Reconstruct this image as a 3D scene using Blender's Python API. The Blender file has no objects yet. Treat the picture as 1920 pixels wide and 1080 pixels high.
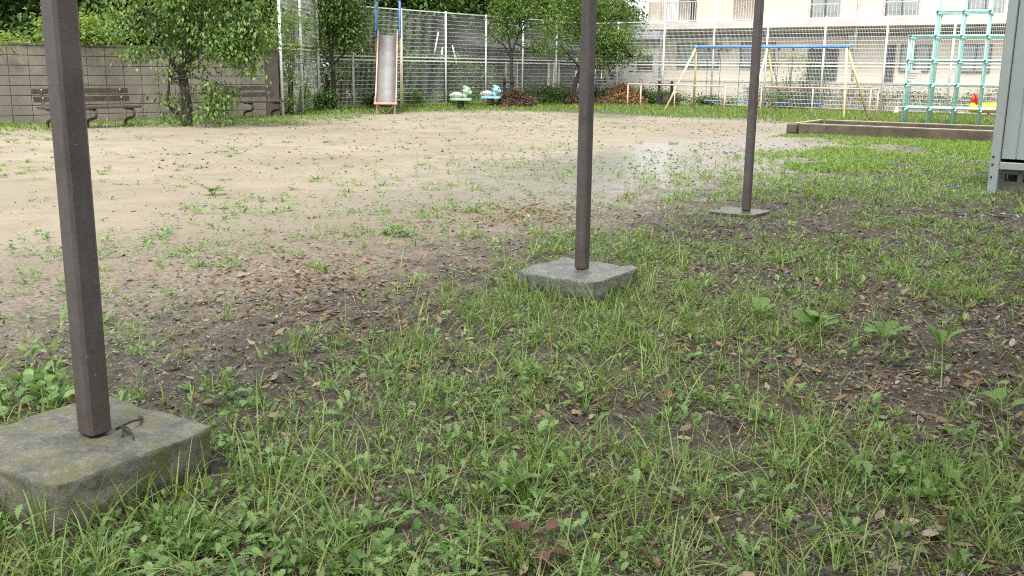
import bpy, math, random
import numpy as np
from mathutils import Vector, Matrix
random.seed(7); rng = np.random.default_rng(11)
SC = bpy.context.scene; COL = SC.collection
R = math.radians; PI = math.pi

# ------------------------------------------------------------------ camera
H = 1.2; F = 1850.0; PITCH = math.atan(410 / F); ROLL = R(0.7)
fw = Vector((0, math.cos(PITCH), -math.sin(PITCH)))
r0 = Vector((1, 0, 0)); u0 = Vector((0, math.sin(PITCH), math.cos(PITCH)))
rt = r0 * math.cos(ROLL) + u0 * math.sin(ROLL); up = u0 * math.cos(ROLL) - r0 * math.sin(ROLL)
CAMP = Vector((0, 0, H))
def ray(px, py): return fw + rt * ((px - 960) / F) + up * ((540 - py) / F)
def P(px, py, z=0.0):
    d = ray(px, py); return CAMP + d * ((z - H) / d.z)
def At(px, py, Y):
    d = ray(px, py); return CAMP + d * (Y / d.y)
def Xat(px, Y, z=0.0):
    # ground x for an image column at depth Y
    return At(px, 160, Y).x
cam = bpy.data.objects.new('camera', bpy.data.cameras.new('camera')); COL.objects.link(cam)
cam.data.sensor_width = 36; cam.data.lens = F / 1920 * 36; cam.data.clip_end = 2000; cam.data.clip_start = 0.05
cam.matrix_world = Matrix(((rt.x, up.x, -fw.x, 0), (rt.y, up.y, -fw.y, 0), (rt.z, up.z, -fw.z, H), (0, 0, 0, 1)))
SC.camera = cam

# ------------------------------------------------------------------ world
W = bpy.data.worlds.new('World'); SC.world = W; W.use_nodes = True
nt = W.node_tree; bg = nt.nodes['Background']
sky = nt.nodes.new('ShaderNodeTexSky'); sky.sky_type = 'NISHITA'; sky.sun_disc = False
SUN_EL, SUN_AZ = R(60), R(198)      # azimuth clockwise from +Y
sky.sun_elevation = SUN_EL; sky.sun_rotation = SUN_AZ; sky.dust_density = 6.0; sky.air_density = 1.0
hs = nt.nodes.new('ShaderNodeHueSaturation'); hs.inputs['Saturation'].default_value = 0.22
nt.links.new(sky.outputs[0], hs.inputs['Color']); cl = nt.nodes.new('ShaderNodeMixRGB'); cl.inputs[0].default_value = .6; cl.inputs[2].default_value = (5.6, 5.7, 5.85, 1)   # even overcast veil
nt.links.new(hs.outputs[0], cl.inputs[1]); nt.links.new(cl.outputs[0], bg.inputs[0]); bg.inputs[1].default_value = 0.15
L = bpy.data.lights.new('sun', 'SUN'); L.energy = 1.5; L.angle = R(10); L.color = (1, .975, .94)
so = bpy.data.objects.new('sun', L); COL.objects.link(so)
sd = Vector((math.sin(SUN_AZ) * math.cos(SUN_EL), math.cos(SUN_AZ) * math.cos(SUN_EL), math.sin(SUN_EL)))
so.rotation_euler = sd.to_track_quat('Z', 'Y').to_euler(); so.location = sd * 60
SC.view_settings.view_transform = 'Standard'; SC.view_settings.look = 'None'
SC.view_settings.exposure = 1.1; SC.view_settings.gamma = 1
SC.cycles.use_denoising = False; SC.cycles.filter_width = 1.1; SC.cycles.max_bounces = 8; SC.cycles.transparent_max_bounces = 8

# ------------------------------------------------------------------ materials
def ramp(n, stops, interp='LINEAR'):
    cr = n.color_ramp; cr.interpolation = interp
    while len(cr.elements) < len(stops): cr.elements.new(0.5)
    for e, (p, c) in zip(cr.elements, stops):
        e.position = p; e.color = (*c, 1) if len(c) == 3 else c
class NT:
    def __init__(s, name):
        s.m = bpy.data.materials.new(name); s.m.use_nodes = True
        s.t = s.m.node_tree; s.b = s.t.nodes['Principled BSDF']; s.out = s.t.nodes['Material Output']
    def n(s, ty, **kw):
        o = s.t.nodes.new('ShaderNode' + ty)
        for k, v in kw.items():
            if k in o.inputs: o.inputs[k].default_value = v
            else: setattr(o, k, v)
        return o
    def l(s, a, b): s.t.links.new(a, b)
    def noise(s, vec, scale, detail=4, rough=.55):
        o = s.n('TexNoise', Scale=scale, Detail=detail, Roughness=rough); s.l(vec, o.inputs['Vector']); return o.outputs[0]
    def rmp(s, f, stops, interp='LINEAR'):
        o = s.n('ValToRGB'); ramp(o, stops, interp); s.l(f, o.inputs[0]); return o.outputs[0]
    def mix(s, f, a, b, bt='MIX'):
        o = s.n('MixRGB', blend_type=bt)
        for i, v in ((0, f), (1, a), (2, b)):
            if hasattr(v, 'is_linked'): s.l(v, o.inputs[i])
            else: o.inputs[i].default_value = v if i == 0 else (*v, 1)
        return o.outputs[0]
    def math(s, op, a, b=0.0, clamp=False):
        o = s.n('Math', operation=op); o.use_clamp = clamp
        for i, v in ((0, a), (1, b)):
            if hasattr(v, 'is_linked'): s.l(v, o.inputs[i])
            else: o.inputs[i].default_value = v
        return o.outputs[0]
    def bump(s, h, strength, dist):
        o = s.n('Bump', Strength=strength, Distance=dist); s.l(h, o.inputs['Height']); s.l(o.outputs[0], s.b.inputs['Normal']); return o
def mat(name, col, col2=None, scale=6, rough=.6, bump=0, bscale=40, metal=0, spec=.5, lo=.35, hi=.65, spots=None):
    k = NT(name); g = k.n('TexCoord'); v = g.outputs['Object']
    col2 = col2 or tuple(c * .75 for c in col)
    f = k.noise(v, scale, 6, .6); c = k.rmp(f, [(lo, col2), (hi, col)])
    if spots:
        sc, th, scol = spots
        f2 = k.noise(v, sc, 5, .65); c = k.mix(k.rmp(f2, [(th, (0, 0, 0)), (th + .04, (1, 1, 1))]), c, scol)
    k.l(c, k.b.inputs['Base Color']); k.b.inputs['Roughness'].default_value = rough
    k.b.inputs['Metallic'].default_value = metal; k.b.inputs['Specular IOR Level'].default_value = spec
    if bump: k.bump(k.noise(v, bscale, 5, .6), bump, .01)
    return k.m
def leafmat(name, cols, rough=.45, trans=.35, tcol=None, spec=.4):
    k = NT(name); g = k.n('NewGeometry')
    c = k.rmp(g.outputs['Random Per Island'], [(i / max(1, len(cols) - 1), c) for i, c in enumerate(cols)])
    k.l(c, k.b.inputs['Base Color']); k.b.inputs['Roughness'].default_value = rough
    k.b.inputs['Specular IOR Level'].default_value = spec
    if trans:
        t = k.n('BsdfTranslucent'); tc = k.mix(1.0, c, tcol or (1.35, 1.5, .7), 'MULTIPLY'); k.l(tc, t.inputs[0])
        mx = k.n('MixShader'); mx.inputs[0].default_value = trans
        k.l(k.b.outputs[0], mx.inputs[1]); k.l(t.outputs[0], mx.inputs[2]); k.l(mx.outputs[0], k.out.inputs[0])
    return k.m
M = {}
def post_mat():
    k = NT('brown_painted_steel'); v = k.n('TexCoord').outputs['Object']
    c = k.rmp(k.noise(v, 7, 6, .65), [(.35, (.066, .055, .052)), (.65, (.104, .089, .086))])
    mp = k.n('Mapping'); mp.inputs['Scale'].default_value = (9, 9, .8); k.l(v, mp.inputs['Vector']); st = k.noise(mp.outputs[0], 4, 5, .7)
    c = k.mix(k.rmp(st, [(.55, (0, 0, 0)), (.75, (.55, .55, .55))]), c, (.135, .112, .103))
    sx = k.n('SeparateXYZ'); k.l(v, sx.inputs[0]); nn = k.noise(v, 26, 6, .7)
    foot = k.math('ADD', k.math('MULTIPLY', k.math('SUBTRACT', .34, sx.outputs[2]), 1.1), k.math('MULTIPLY', k.math('SUBTRACT', nn, .5), 2.2))
    c = k.mix(k.rmp(foot, [(.12, (0, 0, 0)), (.34, (.6, .6, .6))]), c, (.085, .05, .036))
    chip = k.rmp(k.noise(v, 31, 4, .6), [(.655, (0, 0, 0)), (.68, (1, 1, 1))]); c = k.mix(chip, c, (.085, .042, .028))
    spk = k.rmp(k.noise(v, 55, 2, .5), [(.755, (0, 0, 0)), (.77, (1, 1, 1))]); c = k.mix(spk, c, (.38, .37, .35))
    k.l(c, k.b.inputs['Base Color']); k.l(k.rmp(st, [(.3, (.3, .3, .3)), (.7, (.55, .55, .55))]), k.b.inputs['Roughness']); k.bump(k.math('SUBTRACT', nn, k.math('MULTIPLY', chip, .6)), .25, .006); return k.m
M['post'] = post_mat()
def concrete_mat(name, lo, hi, moss, rough, mth):
    k = NT(name); v = k.n('TexCoord').outputs['Object']
    c = k.rmp(k.noise(v, 9, 7, .72), [(.36, lo), (.62, hi)])
    c = k.mix(k.rmp(k.noise(v, 70, 4, .7), [(.40, (.45, .45, .45)), (.56, (0, 0, 0))]), c, tuple(q * .55 for q in lo))
    c = k.mix(k.rmp(k.noise(v, 120, 2, .5), [(.66, (0, 0, 0)), (.7, (.25, .25, .25))]), c, tuple(min(1, q * 1.5) for q in hi))
    m1 = k.math('ADD', k.noise(v, 8, 6, .75), k.math('MULTIPLY', k.noise(v, 60, 4, .7), .35)); c = k.mix(k.rmp(m1, [(mth, (0, 0, 0)), (mth + .09, (.8, .8, .8))]), c, moss)
    sx = k.n('SeparateXYZ'); k.l(v, sx.inputs[0]); sp2 = k.math('ADD', k.math('MULTIPLY', k.math('SUBTRACT', .055, sx.outputs[2]), 7.0), k.math('MULTIPLY', k.math('SUBTRACT', k.noise(v, 24, 5, .7), .5), 1.6)); c = k.mix(k.rmp(sp2, [(.0, (0, 0, 0)), (.35, (.85, .85, .85))]), c, (.06, .048, .033))
    k.l(c, k.b.inputs['Base Color']); k.b.inputs['Roughness'].default_value = rough
    vo = k.n('TexVoronoi', Scale=55); k.l(v, vo.inputs['Vector']); pore = k.rmp(vo.outputs['Distance'], [(.08, (0, 0, 0)), (.22, (1, 1, 1))])
    k.bump(k.math('ADD', k.math('MULTIPLY', pore, .5), k.noise(v, 85, 5, .7)), .45, .010); return k.m
M['white'] = mat('white_painted_steel', (.78, .79, .78), (.68, .69, .67), 5, .4)
M['wire'] = mat('white_coated_wire', (.74, .75, .74), (.64, .65, .63), 3, .45)
M['concrete'] = concrete_mat('mossy_concrete', (.085, .087, .074), (.225, .215, .168), (.13, .135, .045), .6, .67)
M['concrete_wet'] = concrete_mat('wet_concrete', (.095, .10, .086), (.225, .23, .20), (.105, .115, .055), .25, .73)
M['block'] = mat('aged_concrete_block', (.30, .275, .23), (.21, .19, .155), 1.6, .9, .3, 90, spots=(2.3, .58, (.20, .185, .15)))
M['mortar'] = mat('dark_joint', (.12, .105, .085), None, 5, .95)
M['cap'] = mat('dark_wall_cap', (.12, .11, .09), (.07, .065, .05), 5, .9)
M['wood'] = mat('weathered_wood', (.10, .08, .055), (.05, .04, .03), 7, .75, .3, 40, spots=(5, .6, (.11, .115, .07)))
M['timber'] = mat('sandbox_timber', (.11, .088, .055), (.055, .045, .03), 3, .7, .4, 30, spots=(4, .62, (.05, .042, .03)))
M['timber_top'] = mat('pale_timber_top', (.44, .40, .30), (.3, .26, .19), 6, .6, .3, 30)
M['rust'] = mat('rusty_brown_pipe', (.11, .058, .038), (.05, .035, .028), 12, .55)
M['bolt'] = mat('pale_bolt', (.6, .6, .58), None, 5, .4)
M['mint'] = mat('mint_paint', (.46, .74, .66), (.4, .68, .6), 4, .4)  # mint and the blue below are paled to put distant glare into colour
M['blue'] = mat('blue_paint', (.13, .29, .55), (.1, .23, .45), 6, .4)
M['yellow'] = mat('pale_yellow_paint', (.78, .69, .40), (.68, .56, .27), 5, .45)
M['yellow2'] = mat('yellow_plastic', (.75, .48, .02), (.62, .38, .02), 5, .4)
M['red'] = mat('red_paint', (.62, .05, .03), (.5, .04, .02), 5, .4)
M['pink'] = mat('faded_red_paint', (.70, .42, .33), (.66, .5, .42), 7, .5)
M['coral'] = mat('coral_slide_paint', (.68, .31, .24), (.66, .46, .4), 5, .4)
M['steel'] = mat('dull_stainless', (.36, .36, .35), (.29, .29, .27), 3, .42, metal=.55)
M['chain'] = mat('dark_chain', (.10, .11, .12), None, 5, .5)
M['black'] = mat('black_rubber', (.02, .02, .02), None, 5, .6)
M['green_p'] = mat('green_plastic', (.32, .54, .36), (.44, .58, .45), 9, .5)  # both rider colours lightened in place of a glare veil
M['blue_p'] = mat('sky_blue_plastic', (.28, .55, .68), (.42, .6, .67), 9, .5)
M['pale_p'] = mat('worn_pale_plastic', (.58, .58, .52), (.36, .33, .31), 11, .55)
M['shed'] = mat('grey_steel_panel', (.245, .28, .27), (.215, .25, .24), 1.5, .5, spots=(30, .74, (.22, .2, .17)))
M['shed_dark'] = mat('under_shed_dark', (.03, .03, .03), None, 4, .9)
M['brickconc'] = mat('grey_concrete_block', (.26, .25, .23), (.18, .17, .155), 12, .9, .3)
M['shade_sheet'] = mat('shade_sheet_grey', (.16, .15, .14), None, 3, .7)
M['cream'] = mat('cream_render', (.72, .62, .52), (.68, .585, .49), .6, .85)
M['cream2'] = mat('cream_panel', (.74, .66, .57), (.71, .63, .54), .5, .85)
M['slab'] = mat('pale_slab', (.76, .71, .64), None, .6, .85)
M['gf'] = mat('beige_ground_floor', (.80, .72, .61), (.75, .67, .56), .8, .85)
M['gf_shade'] = mat('overhang_shade_grey', (.2, .18, .16), None, 1, .8)
M['frame'] = mat('window_frame', (.70, .69, .66), None, 3, .5)
M['dframe'] = mat('dark_window_frame', (.16, .16, .17), None, 3, .5)
def glass(name, col):
    m = mat(name, col, tuple(c * .85 for c in col), 1.5, .08, spec=.8); return m
M['pane'] = glass('curtained_pane', (.42, .46, .45)); M['dpane'] = glass('dark_pane', (.08, .085, .085))
M['house'] = mat('dark_grey_siding', (.045, .043, .041), (.03, .028, .027), 2, .85)
M['house2'] = mat('pale_house_wall', (.62, .6, .56), None, 2, .85)
M['tile'] = mat('grey_roof_tile', (.22, .23, .25), (.15, .16, .18), 4, .6)
M['bark'] = mat('dark_wet_bark', (.055, .043, .034), (.025, .02, .017), 14, .8, .6, 30)
M['stake'] = mat('dark_stake', (.035, .03, .027), None, 10, .85)
M['mound'] = mat('leaf_heap_core', (.12, .07, .04), (.06, .04, .026), 8, .95, .5, 30)
M['sand_in'] = mat('sandbox_soil', (.17, .14, .11), (.09, .075, .06), 6, .95, .5, 30)
M['sign'] = mat('white_sign', (.72, .68, .64), None, 3, .5)
M['sign_ink'] = mat('faded_red_print', (.55, .28, .24), None, 3, .6)
M['lane'] = mat('worn_asphalt', (.11, .11, .105), (.075, .075, .07), 2, .85)
G1 = [(.05, .105, .022), (.085, .16, .035), (.12, .20, .05), (.16, .235, .07)]
M['grass'] = leafmat('grass_blades', [(.06, .12, .022), (.11, .19, .038), (.165, .265, .06), (.23, .34, .09), (.31, .42, .15), (.32, .27, .13)], .42, .35)
M['grass_far'] = leafmat('far_grass_blades', [(.09, .165, .025), (.14, .23, .035), (.19, .29, .05), (.24, .31, .07)], .5, .3)
M['weed'] = leafmat('weed_leaves', [(.075, .16, .035), (.12, .22, .055), (.18, .29, .09), (.25, .36, .14)], .42, .3)
M['cherry'] = leafmat('cherry_leaves', [(.045, .09, .022), (.08, .15, .035), (.13, .22, .05), (.19, .29, .075), (.27, .36, .115)], .38, .35)
M['cherry_y'] = leafmat('light_tree_leaves', [(.07, .13, .025), (.11, .19, .035), (.15, .235, .05), (.2, .28, .07)], .4, .4)
M['lime'] = leafmat('lime_leaves', [(.12, .19, .035), (.19, .27, .05), (.28, .35, .09)], .4, .4)
M['dark'] = leafmat('dark_leaves', [(.03, .065, .017), (.05, .095, .024), (.08, .13, .034)], .42, .25)
M['mid'] = leafmat('mid_leaves', [(.055, .105, .022), (.09, .155, .032), (.14, .215, .05)], .42, .3)
M['litter'] = leafmat('fallen_leaf_brown', [(.05, .033, .023), (.13, .08, .048), (.22, .14, .08), (.32, .225, .135), (.11, .08, .056), (.40, .33, .235), (.09, .06, .042)], .55, .1, (1.2, 1, .8))
M['litter_o'] = leafmat('fallen_leaf_orange', [(.17, .08, .035), (.27, .14, .06), (.36, .22, .11), (.22, .14, .085), (.1, .06, .035)], .6, .1, (1.2, 1, .8))
M['straw'] = leafmat('dry_straw', [(.2, .12, .06), (.28, .18, .085), (.14, .085, .045)], .7, 0)
M['heap'] = leafmat('dry_heap_leaves', [(.2, .11, .045), (.32, .18, .07), (.44, .28, .12), (.36, .24, .12), (.14, .08, .04)], .6, .1, (1.2, 1, .8))
M['straw_l'] = leafmat('dead_grass', [(.16, .11, .06), (.26, .19, .10), (.36, .28, .16), (.11, .075, .045)], .7, 0)
M['straw_d'] = leafmat('damp_straw', [(.11, .065, .04), (.16, .1, .06), (.075, .05, .03)], .7, 0)
M['twig'] = leafmat('twigs', [(.06, .04, .028), (.12, .08, .05), (.2, .14, .085)], .8, 0)
M['gravel'] = leafmat('gravel_stones', [(.035, .032, .032), (.08, .075, .072), (.13, .12, .112), (.28, .26, .235), (.06, .053, .047)], .38, 0)
M['redleaf'] = leafmat('reddish_brown_leaves', [(.1, .05, .035), (.14, .065, .045), (.17, .09, .06)], .45, .15, (1.3, 1, .8))

# ------------------------------------------------------------------ object helpers
def prop(o, label=None, cat=None, group=None, kind=None):
    if label: o['label'] = label
    if cat: o['category'] = cat
    if group: o['group'] = group
    if kind: o['kind'] = kind
    return o
def thing(name, label, cat, loc=(0, 0, 0), rz=0.0, group=None):
    o = bpy.data.objects.new(name, None); COL.objects.link(o); o.empty_display_size = .2
    o.location = loc; o.rotation_euler = (0, 0, rz); return prop(o, label, cat, group)
def link(name, me, m=None, parent=None, smooth=False):
    if m is not None: me.materials.append(m)
    if smooth: me.polygons.foreach_set('use_smooth', [True] * len(me.polygons))
    o = bpy.data.objects.new(name, me); COL.objects.link(o)
    if parent is not None: o.parent = parent
    return o
def npmesh(name, V, faces):
    """faces: list of (K,n) int arrays with constant n"""
    me = bpy.data.meshes.new(name); V = np.asarray(V, np.float32).reshape(-1, 3)
    loops = np.concatenate([f.ravel() for f in faces]).astype(np.int32)
    tot = np.concatenate([np.full(len(f), f.shape[1], np.int32) for f in faces])
    st = np.concatenate([[0], np.cumsum(tot)[:-1]]).astype(np.int32)
    me.vertices.add(len(V)); me.vertices.foreach_set('co', V.ravel())
    me.loops.add(len(loops)); me.loops.foreach_set('vertex_index', loops)
    me.polygons.add(len(tot)); me.polygons.foreach_set('loop_start', st); me.polygons.foreach_set('loop_total', tot)
    me.update(calc_edges=True); me.validate(); return me
class MB:
    def __init__(s): s.v = []; s.f = []
    def add(s, vs, fs):
        b = len(s.v); s.v += [tuple(v) for v in vs]; s.f += [tuple(i + b for i in f) for f in fs]; return s
    def box(s, c, d, rz=0.0, bev=0.0, M4=None):
        x, y, z = d[0] / 2, d[1] / 2, d[2] / 2; cr, sr = math.cos(rz), math.sin(rz)
        def T(p):
            q = Vector((c[0] + p[0] * cr - p[1] * sr, c[1] + p[0] * sr + p[1] * cr, c[2] + p[2])); return M4 @ q if M4 else q
        if bev <= 0:
            vs = [T((sx * x, sy * y, sz * z)) for sz in (-1, 1) for sx, sy in ((-1, -1), (1, -1), (1, 1), (-1, 1))]
            return s.add(vs, [(3, 2, 1, 0), (4, 5, 6, 7), (0, 1, 5, 4), (1, 2, 6, 5), (2, 3, 7, 6), (3, 0, 4, 7)])
        b = min(bev, x * .9, y * .9, z * .9); ring = []
        for zz, ins in ((-z, b), (-z + b, 0), (z - b, 0), (z, b)):
            X, Y = x - ins, y - ins
            ring.append([T(p + (zz,)) for p in ((-X + b, -Y), (X - b, -Y), (X, -Y + b), (X, Y - b), (X - b, Y), (-X + b, Y), (-X, Y - b), (-X, -Y + b))])
        vs = [v for r_ in ring for v in r_]; fs = [tuple(range(7, -1, -1)), tuple(range(24, 32))]
        for k in range(3):
            for i in range(8): fs.append((k * 8 + i, k * 8 + (i + 1) % 8, k * 8 + 8 + (i + 1) % 8, k * 8 + 8 + i))
        return s.add(vs, fs)
    def tube(s, pts, rad, n=8, cap=True):
        pts = [Vector(p) for p in pts]; rs = rad if isinstance(rad, (list, tuple)) else [rad] * len(pts)
        vs = []; ref = None
        for i, p in enumerate(pts):
            t = (pts[min(i + 1, len(pts) - 1)] - pts[max(i - 1, 0)]).normalized()
            if ref is None: ref = Vector((0, 0, 1)) if abs(t.z) < .9 else Vector((1, 0, 0))
            a = (ref - t * ref.dot(t)).normalized(); ref = a; b = t.cross(a)
            for k in range(n):
                w = 2 * PI * k / n; vs.append(p + (a * math.cos(w) + b * math.sin(w)) * rs[i])
        fs = [(i * n + k, i * n + (k + 1) % n, i * n + n + (k + 1) % n, i * n + n + k) for i in range(len(pts) - 1) for k in range(n)]
        if cap: fs += [tuple(range(n - 1, -1, -1)), tuple(range(len(vs) - n, len(vs)))]
        return s.add(vs, fs)
    def ball(s, c, r, seg=10, rings=7):
        r = (r, r, r) if not isinstance(r, (tuple, list)) else r; vs = [(c[0], c[1], c[2] - r[2])]
        for i in range(1, rings):
            a = -PI / 2 + PI * i / rings
            vs += [(c[0] + r[0] * math.cos(a) * math.cos(2 * PI * k / seg), c[1] + r[1] * math.cos(a) * math.sin(2 * PI * k / seg), c[2] + r[2] * math.sin(a)) for k in range(seg)]
        vs.append((c[0], c[1], c[2] + r[2])); fs = [(0, 1 + (k + 1) % seg, 1 + k) for k in range(seg)]
        for i in range(rings - 2):
            for k in range(seg): fs.append((1 + i * seg + k, 1 + i * seg + (k + 1) % seg, 1 + (i + 1) * seg + (k + 1) % seg, 1 + (i + 1) * seg + k))
        l = len(vs) - 1; o = 1 + (rings - 2) * seg
        fs += [(o + k, o + (k + 1) % seg, l) for k in range(seg)]
        return s.add(vs, fs)
    def build(s, name, m, parent=None, smooth=False):
        me = bpy.data.meshes.new(name); me.from_pydata([tuple(v) for v in s.v], [], s.f); me.update()
        return link(name, me, m, parent, smooth)
def bez(pts, n=6):
    """Catmull-Rom through the points"""
    p = [Vector(q) for q in pts]; p = [p[0] * 2 - p[1]] + p + [p[-1] * 2 - p[-2]]; out = []
    for i in range(1, len(p) - 2):
        for k in range(n):
            t = k / n
            out.append(.5 * ((2 * p[i]) + (p[i + 1] - p[i - 1]) * t + (2 * p[i - 1] - 5 * p[i] + 4 * p[i + 1] - p[i + 2]) * t * t + (3 * p[i] - p[i - 1] - 3 * p[i + 1] + p[i + 2]) * t ** 3))
    return out + [p[-2]]
def dup_tree(o, parent=None):
    c = o.copy(); COL.objects.link(c); c.parent = parent
    for ch in list(o.children): dup_tree(ch, c)
    return c

# ------------------------------------------------------------------ numpy noise, scatter
_tab = rng.random((256, 256))
def vnoise(x, y, s, seed=0):
    x = x * s + seed * 17.3; y = y * s + seed * 9.7
    xi = np.floor(x).astype(int); yi = np.floor(y).astype(int); fx = x - xi; fy = y - yi
    fx = fx * fx * (3 - 2 * fx); fy = fy * fy * (3 - 2 * fy)
    g = lambda a, b: _tab[a & 255, b & 255]
    return (g(xi, yi) * (1 - fx) + g(xi + 1, yi) * fx) * (1 - fy) + (g(xi, yi + 1) * (1 - fx) + g(xi + 1, yi + 1) * fx) * fy
def fbm(x, y, s, o=4, seed=0):
    t = 0; a = .5; w = 0
    for i in range(o): t = t + a * vnoise(x, y, s * 2 ** i, seed + i); w += a; a *= .5
    return t / w
def sstep(a, b, x): t = np.clip((x - a) / (b - a), 0, 1); return t * t * (3 - 2 * t)
def rotm(yaw, pitch, roll):
    cy, sy, cp, sp, cr, sr = np.cos(yaw), np.sin(yaw), np.cos(pitch), np.sin(pitch), np.cos(roll), np.sin(roll)
    m = np.empty((len(yaw), 3, 3))
    m[:, 0, 0] = cy * cp; m[:, 0, 1] = cy * sp * sr - sy * cr; m[:, 0, 2] = cy * sp * cr + sy * sr
    m[:, 1, 0] = sy * cp; m[:, 1, 1] = sy * sp * sr + cy * cr; m[:, 1, 2] = sy * sp * cr - cy * sr
    m[:, 2, 0] = -sp; m[:, 2, 1] = cp * sr; m[:, 2, 2] = cp * cr
    return m
def scatter(tv, tf, loc, rot, scl):
    """copies of a template as one vertex/face block; scl (N,) or (N,3)"""
    tv = np.asarray(tv, float); N = len(loc); scl = np.asarray(scl, float); scl = scl[:, None] if scl.ndim == 1 else scl
    V = np.einsum('nij,nkj->nki', rot, tv[None] * scl[:, None, :]) + loc[:, None, :]
    return V.reshape(-1, 3), [(np.asarray(f)[None] + (np.arange(N) * len(tv))[:, None, None]).reshape(-1, np.asarray(f).shape[1]) for f in tf]
def merge(blocks):
    V = []; F4 = {}; o = 0
    for v, fs in blocks:
        for f in fs: F4.setdefault(f.shape[1], []).append(f + o)
        V.append(v); o += len(v)
    return np.concatenate(V), [np.concatenate(x) for x in F4.values()]
LEAF = ([(0, 0, 0), (.35, .24, .05), (.35, -.24, .05), (.7, .19, .02), (.7, -.19, .02), (1, 0, -.08), (.35, 0, 0), (.7, 0, -.03)],
        [np.array([(0, 6, 1), (0, 2, 6), (3, 7, 5), (7, 4, 5)]), np.array([(6, 7, 3, 1), (2, 4, 7, 6)])])
SLEAF = ([(0, 0, 0), (.45, .27, .05), (.45, -.27, .05), (1, 0, -.05)], [np.array([(0, 2, 3), (0, 3, 1)])])
def strip_leaf(xs, ws, arch, cup):
    v = []
    for x, w in zip(xs, ws):
        z = arch * (x - 1.06 * x * x)
        v += [(x, 0, z), (x, w, z + cup * w), (x, -w, z + cup * w)]
    q = []
    for i in range(len(xs) - 1): a = 3 * i; q += [(a, a + 3, a + 4, a + 1), (a, a + 2, a + 5, a + 3)]
    return v, [np.array(q)]
LOBED = strip_leaf([0, .14, .22, .25, .36, .40, .52, .56, .70, .76, .88, 1.0], [.025, .04, .13, .05, .19, .08, .25, .13, .27, .16, .17, 0], .36, .25)
ROUND = strip_leaf([0, .2, .3, .38, .5, .56, .7, .76, .88, .93, 1.0], [.02, .025, .16, .22, .29, .27, .31, .26, .22, .13, 0], .42, .2)
LANCE = strip_leaf([0, .15, .4, .65, .85, 1.0], [.02, .07, .12, .11, .06, 0], .5, .3)
CURL = ([(0, 0, .05), (.3, .22, .14), (.3, 0, 0), (.3, -.22, .1), (.65, .2, .16), (.65, 0, .02), (.65, -.2, .08), (1, 0, .16)],
        [np.array([(0, 2, 1), (0, 3, 2), (4, 5, 7), (5, 6, 7)]), np.array([(1, 2, 5, 4), (2, 3, 6, 5)])])
def stone_t():
    t = (1 + 5 ** .5) / 2; v = np.array([(-1, t, 0), (1, t, 0), (-1, -t, 0), (1, -t, 0), (0, -1, t), (0, 1, t), (0, -1, -t), (0, 1, -t), (t, 0, -1), (t, 0, 1), (-t, 0, -1), (-t, 0, 1)], float)
    v /= np.linalg.norm(v[0]); v *= (1 + .28 * (np.random.default_rng(3).random((12, 1)) - .5))
    f = np.array([(0, 11, 5), (0, 5, 1), (0, 1, 7), (0, 7, 10), (0, 10, 11), (1, 5, 9), (5, 11, 4), (11, 10, 2), (10, 7, 6), (7, 1, 8), (3, 9, 4), (3, 4, 2), (3, 2, 6), (3, 6, 8), (3, 8, 9), (4, 9, 5), (2, 4, 11), (6, 2, 10), (8, 6, 7), (9, 8, 1)])
    return v, [f]
STONE = stone_t()
def blades(x, y, z, head, L_, w, lean, droop, seg=4):
    """grass blades: N arrays"""
    N = len(x); s = np.linspace(0, 1, seg + 1)[None, :]; Lc = L_[:, None]
    h = Lc * (lean[:, None] * s + droop[:, None] * s * s * .55); zz = Lc * (s * np.sqrt(np.maximum(.15, 1 - np.minimum(lean, .9) ** 2))[:, None] - .42 * droop[:, None] * s ** 2.4)
    ww = w[:, None] * (1 - s ** 1.7) * .5 + 1e-4
    cx, sx = np.cos(head)[:, None], np.sin(head)[:, None]
    tw = (rng.random((N, 1)) - .5) * 1.2
    px = x[:, None] + cx * h; py = y[:, None] + sx * h; pz = z[:, None] + np.maximum(zz, .002)
    nx = -sx * np.cos(tw) ; ny = cx * np.cos(tw); nz = np.sin(tw) * np.ones_like(s)
    A = np.stack([px + nx * ww, py + ny * ww, pz + nz * ww], -1); B = np.stack([px - nx * ww, py - ny * ww, pz - nz * ww], -1)
    V = np.concatenate([A, B], 1).reshape(-1, 3); n = seg + 1
    q = np.array([(i, i + 1, n + i + 1, n + i) for i in range(seg)])
    return V, [(q[None] + (np.arange(N) * 2 * n)[:, None, None]).reshape(-1, 4)]
U = lambda a, b, n: a + (b - a) * rng.random(n)

# ------------------------------------------------------------------ layout frame
eA = Vector((math.cos(R(51)), math.sin(R(51)), 0)); eB = Vector((math.cos(R(-39)), math.sin(R(-39)), 0))
CORNER = Vector((Xat(1098, 39.1), 39.1, 0))
POSTS = [P(178, 806, .16), P(1091, 499, .13), P(1399, 394, .02)]
N0 = Vector((.827, -.562, 0)); PL = POSTS[0].copy()       # post line normal, towards the shelter
def qdist(x, y): return (x - PL.x) * N0.x + (y - PL.y) * N0.y
# distance inside fences (positive inside the yard)
nA = Vector((eA.y, -eA.x, 0)); nB = Vector((eB.y, -eB.x, 0))
def dA(x, y): return (x - CORNER.x) * nA.x + (y - CORNER.y) * nA.y
def dB(x, y): return (x - CORNER.x) * nB.x + (y - CORNER.y) * nB.y

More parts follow.
